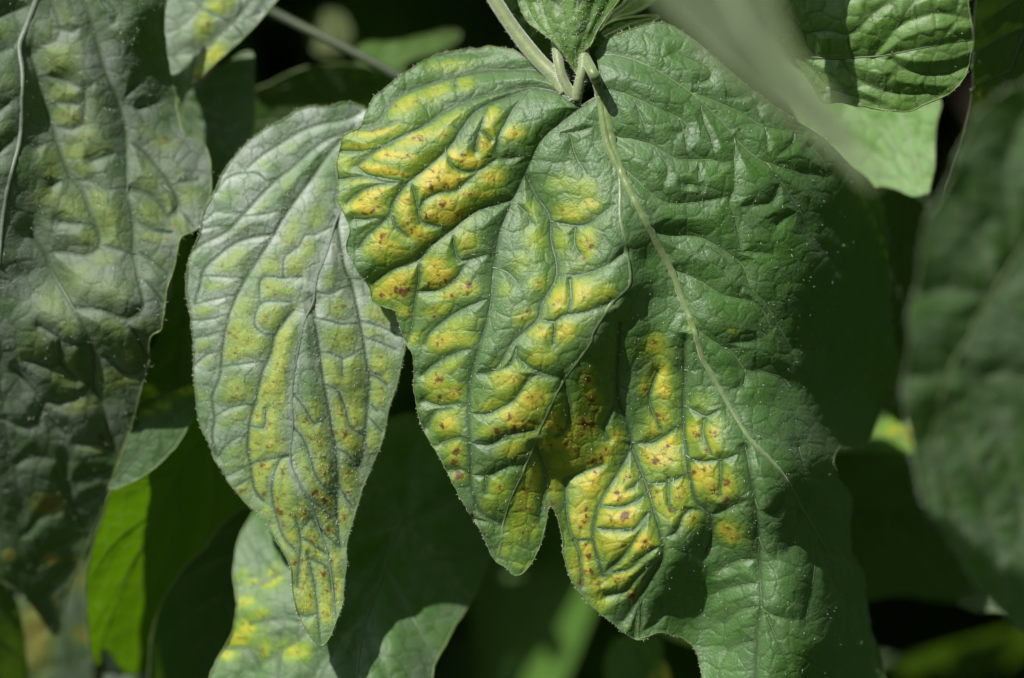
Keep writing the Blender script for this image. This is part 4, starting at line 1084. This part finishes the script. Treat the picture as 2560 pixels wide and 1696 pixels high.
make_leaf("very dark leaf corner at the bottom left under the left-edge leaf",
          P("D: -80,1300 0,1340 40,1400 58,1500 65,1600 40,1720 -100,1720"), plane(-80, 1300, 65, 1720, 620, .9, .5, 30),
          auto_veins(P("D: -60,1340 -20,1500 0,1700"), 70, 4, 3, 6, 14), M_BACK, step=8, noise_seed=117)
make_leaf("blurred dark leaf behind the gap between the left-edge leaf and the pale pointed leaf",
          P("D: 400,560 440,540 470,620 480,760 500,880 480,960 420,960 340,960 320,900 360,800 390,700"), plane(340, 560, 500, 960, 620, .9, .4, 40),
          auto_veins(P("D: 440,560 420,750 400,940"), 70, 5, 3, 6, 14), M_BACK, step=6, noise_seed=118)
make_leaf("small blurred pale leaf tip in the dark low middle of the picture",
          P("D: 1155,1568 1160,1530 1180,1508 1212,1512 1205,1540 1180,1568 1160,1590"), plane(1155, 1508, 1212, 1590, 1300, -.2, -.4, 10),
          auto_veins(P("D: 1165,1580 1200,1515"), 20, 2, 2, 4, 10), M_PALE, step=6, noise_seed=119)
make_leaf("blurred mid green leaf at the bottom edge under the big leaf's middle lobe",
          P("D: 1410,1500 1440,1470 1520,1470 1530,1540 1520,1640 1430,1640 1400,1560"), plane(1400, 1470, 1530, 1640, 900, .3, -.2, 20),
          auto_veins(P("D: 1450,1480 1470,1620"), 50, 3, 3, 5, 12), M_GREEN, step=7, noise_seed=120)
make_leaf("bright yellow blurred leaf corner at the bottom edge under the big leaf",
          P("D: 1490,1640 1500,1560 1525,1530 1545,1545 1555,1600 1550,1680"), plane(1490, 1530, 1555, 1680, 760, -.2, -.6, 10),
          auto_veins(P("D: 1520,1540 1520,1660"), 20, 2, 2, 4, 10), M_PALE, step=6, noise_seed=121, yb=blobs("D: 1525,1590,60,70,0,1"))

make_leaf("leaf above the top edge of the picture casting its shadow on the corner leaf",
          P("N: 1962,-58 1925,-50 1893,-70 1885,-180 1870,-245 1730,-270 1695,-330 1780,-400 1950,-410 2010,-300 1985,-200 1972,-130"),
          [(1930, -60, -230), (1700, -300, -240), (2000, -300, -210), (1900, -400, -260)],
          auto_veins(P("N: 1860,-400 1900,-250 1930,-90"), 90, 5, 4, 8, 16), M_GREEN, step=8, noise_seed=130)

# ================================================================== 11 leaves far behind and below, and unseen leaves added to block light
def foliage(name, label, n, region, mats, size, seed, cat='foliage', tilt=.6):
    """loose crowd of leaves, one mesh"""
    r = np.random.default_rng(seed)
    t = np.linspace(0, 1, 7)
    hw = np.sin(np.pi * t ** .8) * .33 * (1 - .25 * t)
    base = []
    for i, tt in enumerate(t):
        for s in (-1, -.5, 0, .5, 1):
            base.append((s * hw[i], .10 * abs(s) * hw[i] * 3 - .25 * tt * tt, -tt + .04 * s * s))
    base = np.array(base)
    q = []
    for i in range(6):
        for k in range(4):
            a = i * 5 + k
            q.append((a, a + 1, a + 6, a + 5))
    q = np.array(q)
    Vs, Fs = [], []
    for i in range(n):
        p = np.array([r.uniform(*region[0]), r.uniform(*region[1]), r.uniform(*region[2])])
        sc = size * r.uniform(.6, 1.3)
        az = r.uniform(-1.4, 1.4)
        rot = np.array([[math.cos(az), -math.sin(az), 0], [math.sin(az), math.cos(az), 0], [0, 0, 1]])
        pt = r.normal(0, tilt)
        rx = np.array([[1, 0, 0], [0, math.cos(pt), -math.sin(pt)], [0, math.sin(pt), math.cos(pt)]])
        ry_ = r.normal(0, .5)
        ry = np.array([[math.cos(ry_), 0, math.sin(ry_)], [0, 1, 0], [-math.sin(ry_), 0, math.cos(ry_)]])
        b = base * (1, r.uniform(.4, 1.8), 1) + r.normal(0, .012, base.shape)
        Vs.append((b @ rx.T @ ry.T @ rot.T) * sc + p)
        Fs.append(q + i * 35)
    V = np.concatenate(Vs)
    F = np.concatenate(Fs)
    col = np.zeros((len(V), 4))
    col[:, 3] = .5
    o = mesh_np(name, V, F.ravel(), np.full(len(F), 4), mats, None, col)
    o['kind'] = 'stuff'
    o['label'] = label
    o['category'] = cat
    return o


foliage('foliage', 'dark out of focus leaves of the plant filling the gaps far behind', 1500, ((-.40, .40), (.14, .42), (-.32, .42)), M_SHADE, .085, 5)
foliage('foliage', 'unseen leaves added above the picture to keep sun off what is behind', 1400, ((-.60, .30), (.05, .34), (.125, .60)), M_BACK, .085, 6)  # canopy added out of view to block the sun from the background

foliage('foliage', 'unseen leaves added just above the picture to shade the background', 550, ((-.45, .35), (.066, .16), (.11, .40)), M_BACK, .06, 15)  # extra unseen canopy, added where sun still reached the background
foliage('foliage', 'unseen leaves added at the right side to block sky light', 700, ((.17, .50), (-.45, .30), (-.35, .45)), M_BACK, .085, 8)  # crowd added out of view on the right to cut sky light
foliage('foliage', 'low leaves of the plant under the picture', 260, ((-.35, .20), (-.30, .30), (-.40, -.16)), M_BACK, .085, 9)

foliage('foliage', 'unseen leaves added behind the camera to block sky light from the right', 700, ((.05, .75), (-1.25, -.55), (-.5, .9)), M_BACK, .15, 10)  # added behind the camera to darken the shade by hiding sky
foliage('foliage', 'unseen low leaves added behind the camera to block sky light', 400, ((-.8, .10), (-1.2, -.55), (-.6, -.15)), M_BACK, .15, 12)  # low unseen crowd, added to hide more sky from the front

# far bank of soil behind and below the plant
n = 60
gx = np.linspace(-6, 6, n)
gy = np.linspace(-3, 3, n)
GX, GY = np.meshgrid(gx, gy)
GZ = -.75 + np.clip(GY - .45, 0, 1) * 2.4 + .05 * vnoise(GX * 100, GY * 100, 60, 4, 3)
co = np.stack([GX, GY, GZ], -1).reshape(-1, 3)
i = np.arange(n - 1)[:, None] * n + np.arange(n - 1)[None]
q = np.stack([i, i + 1, i + n + 1, i + n], -1).reshape(-1, 4)
g = mesh_np('ground', co, q.ravel(), np.full(len(q), 4), M_SOIL)
g['kind'] = 'structure'
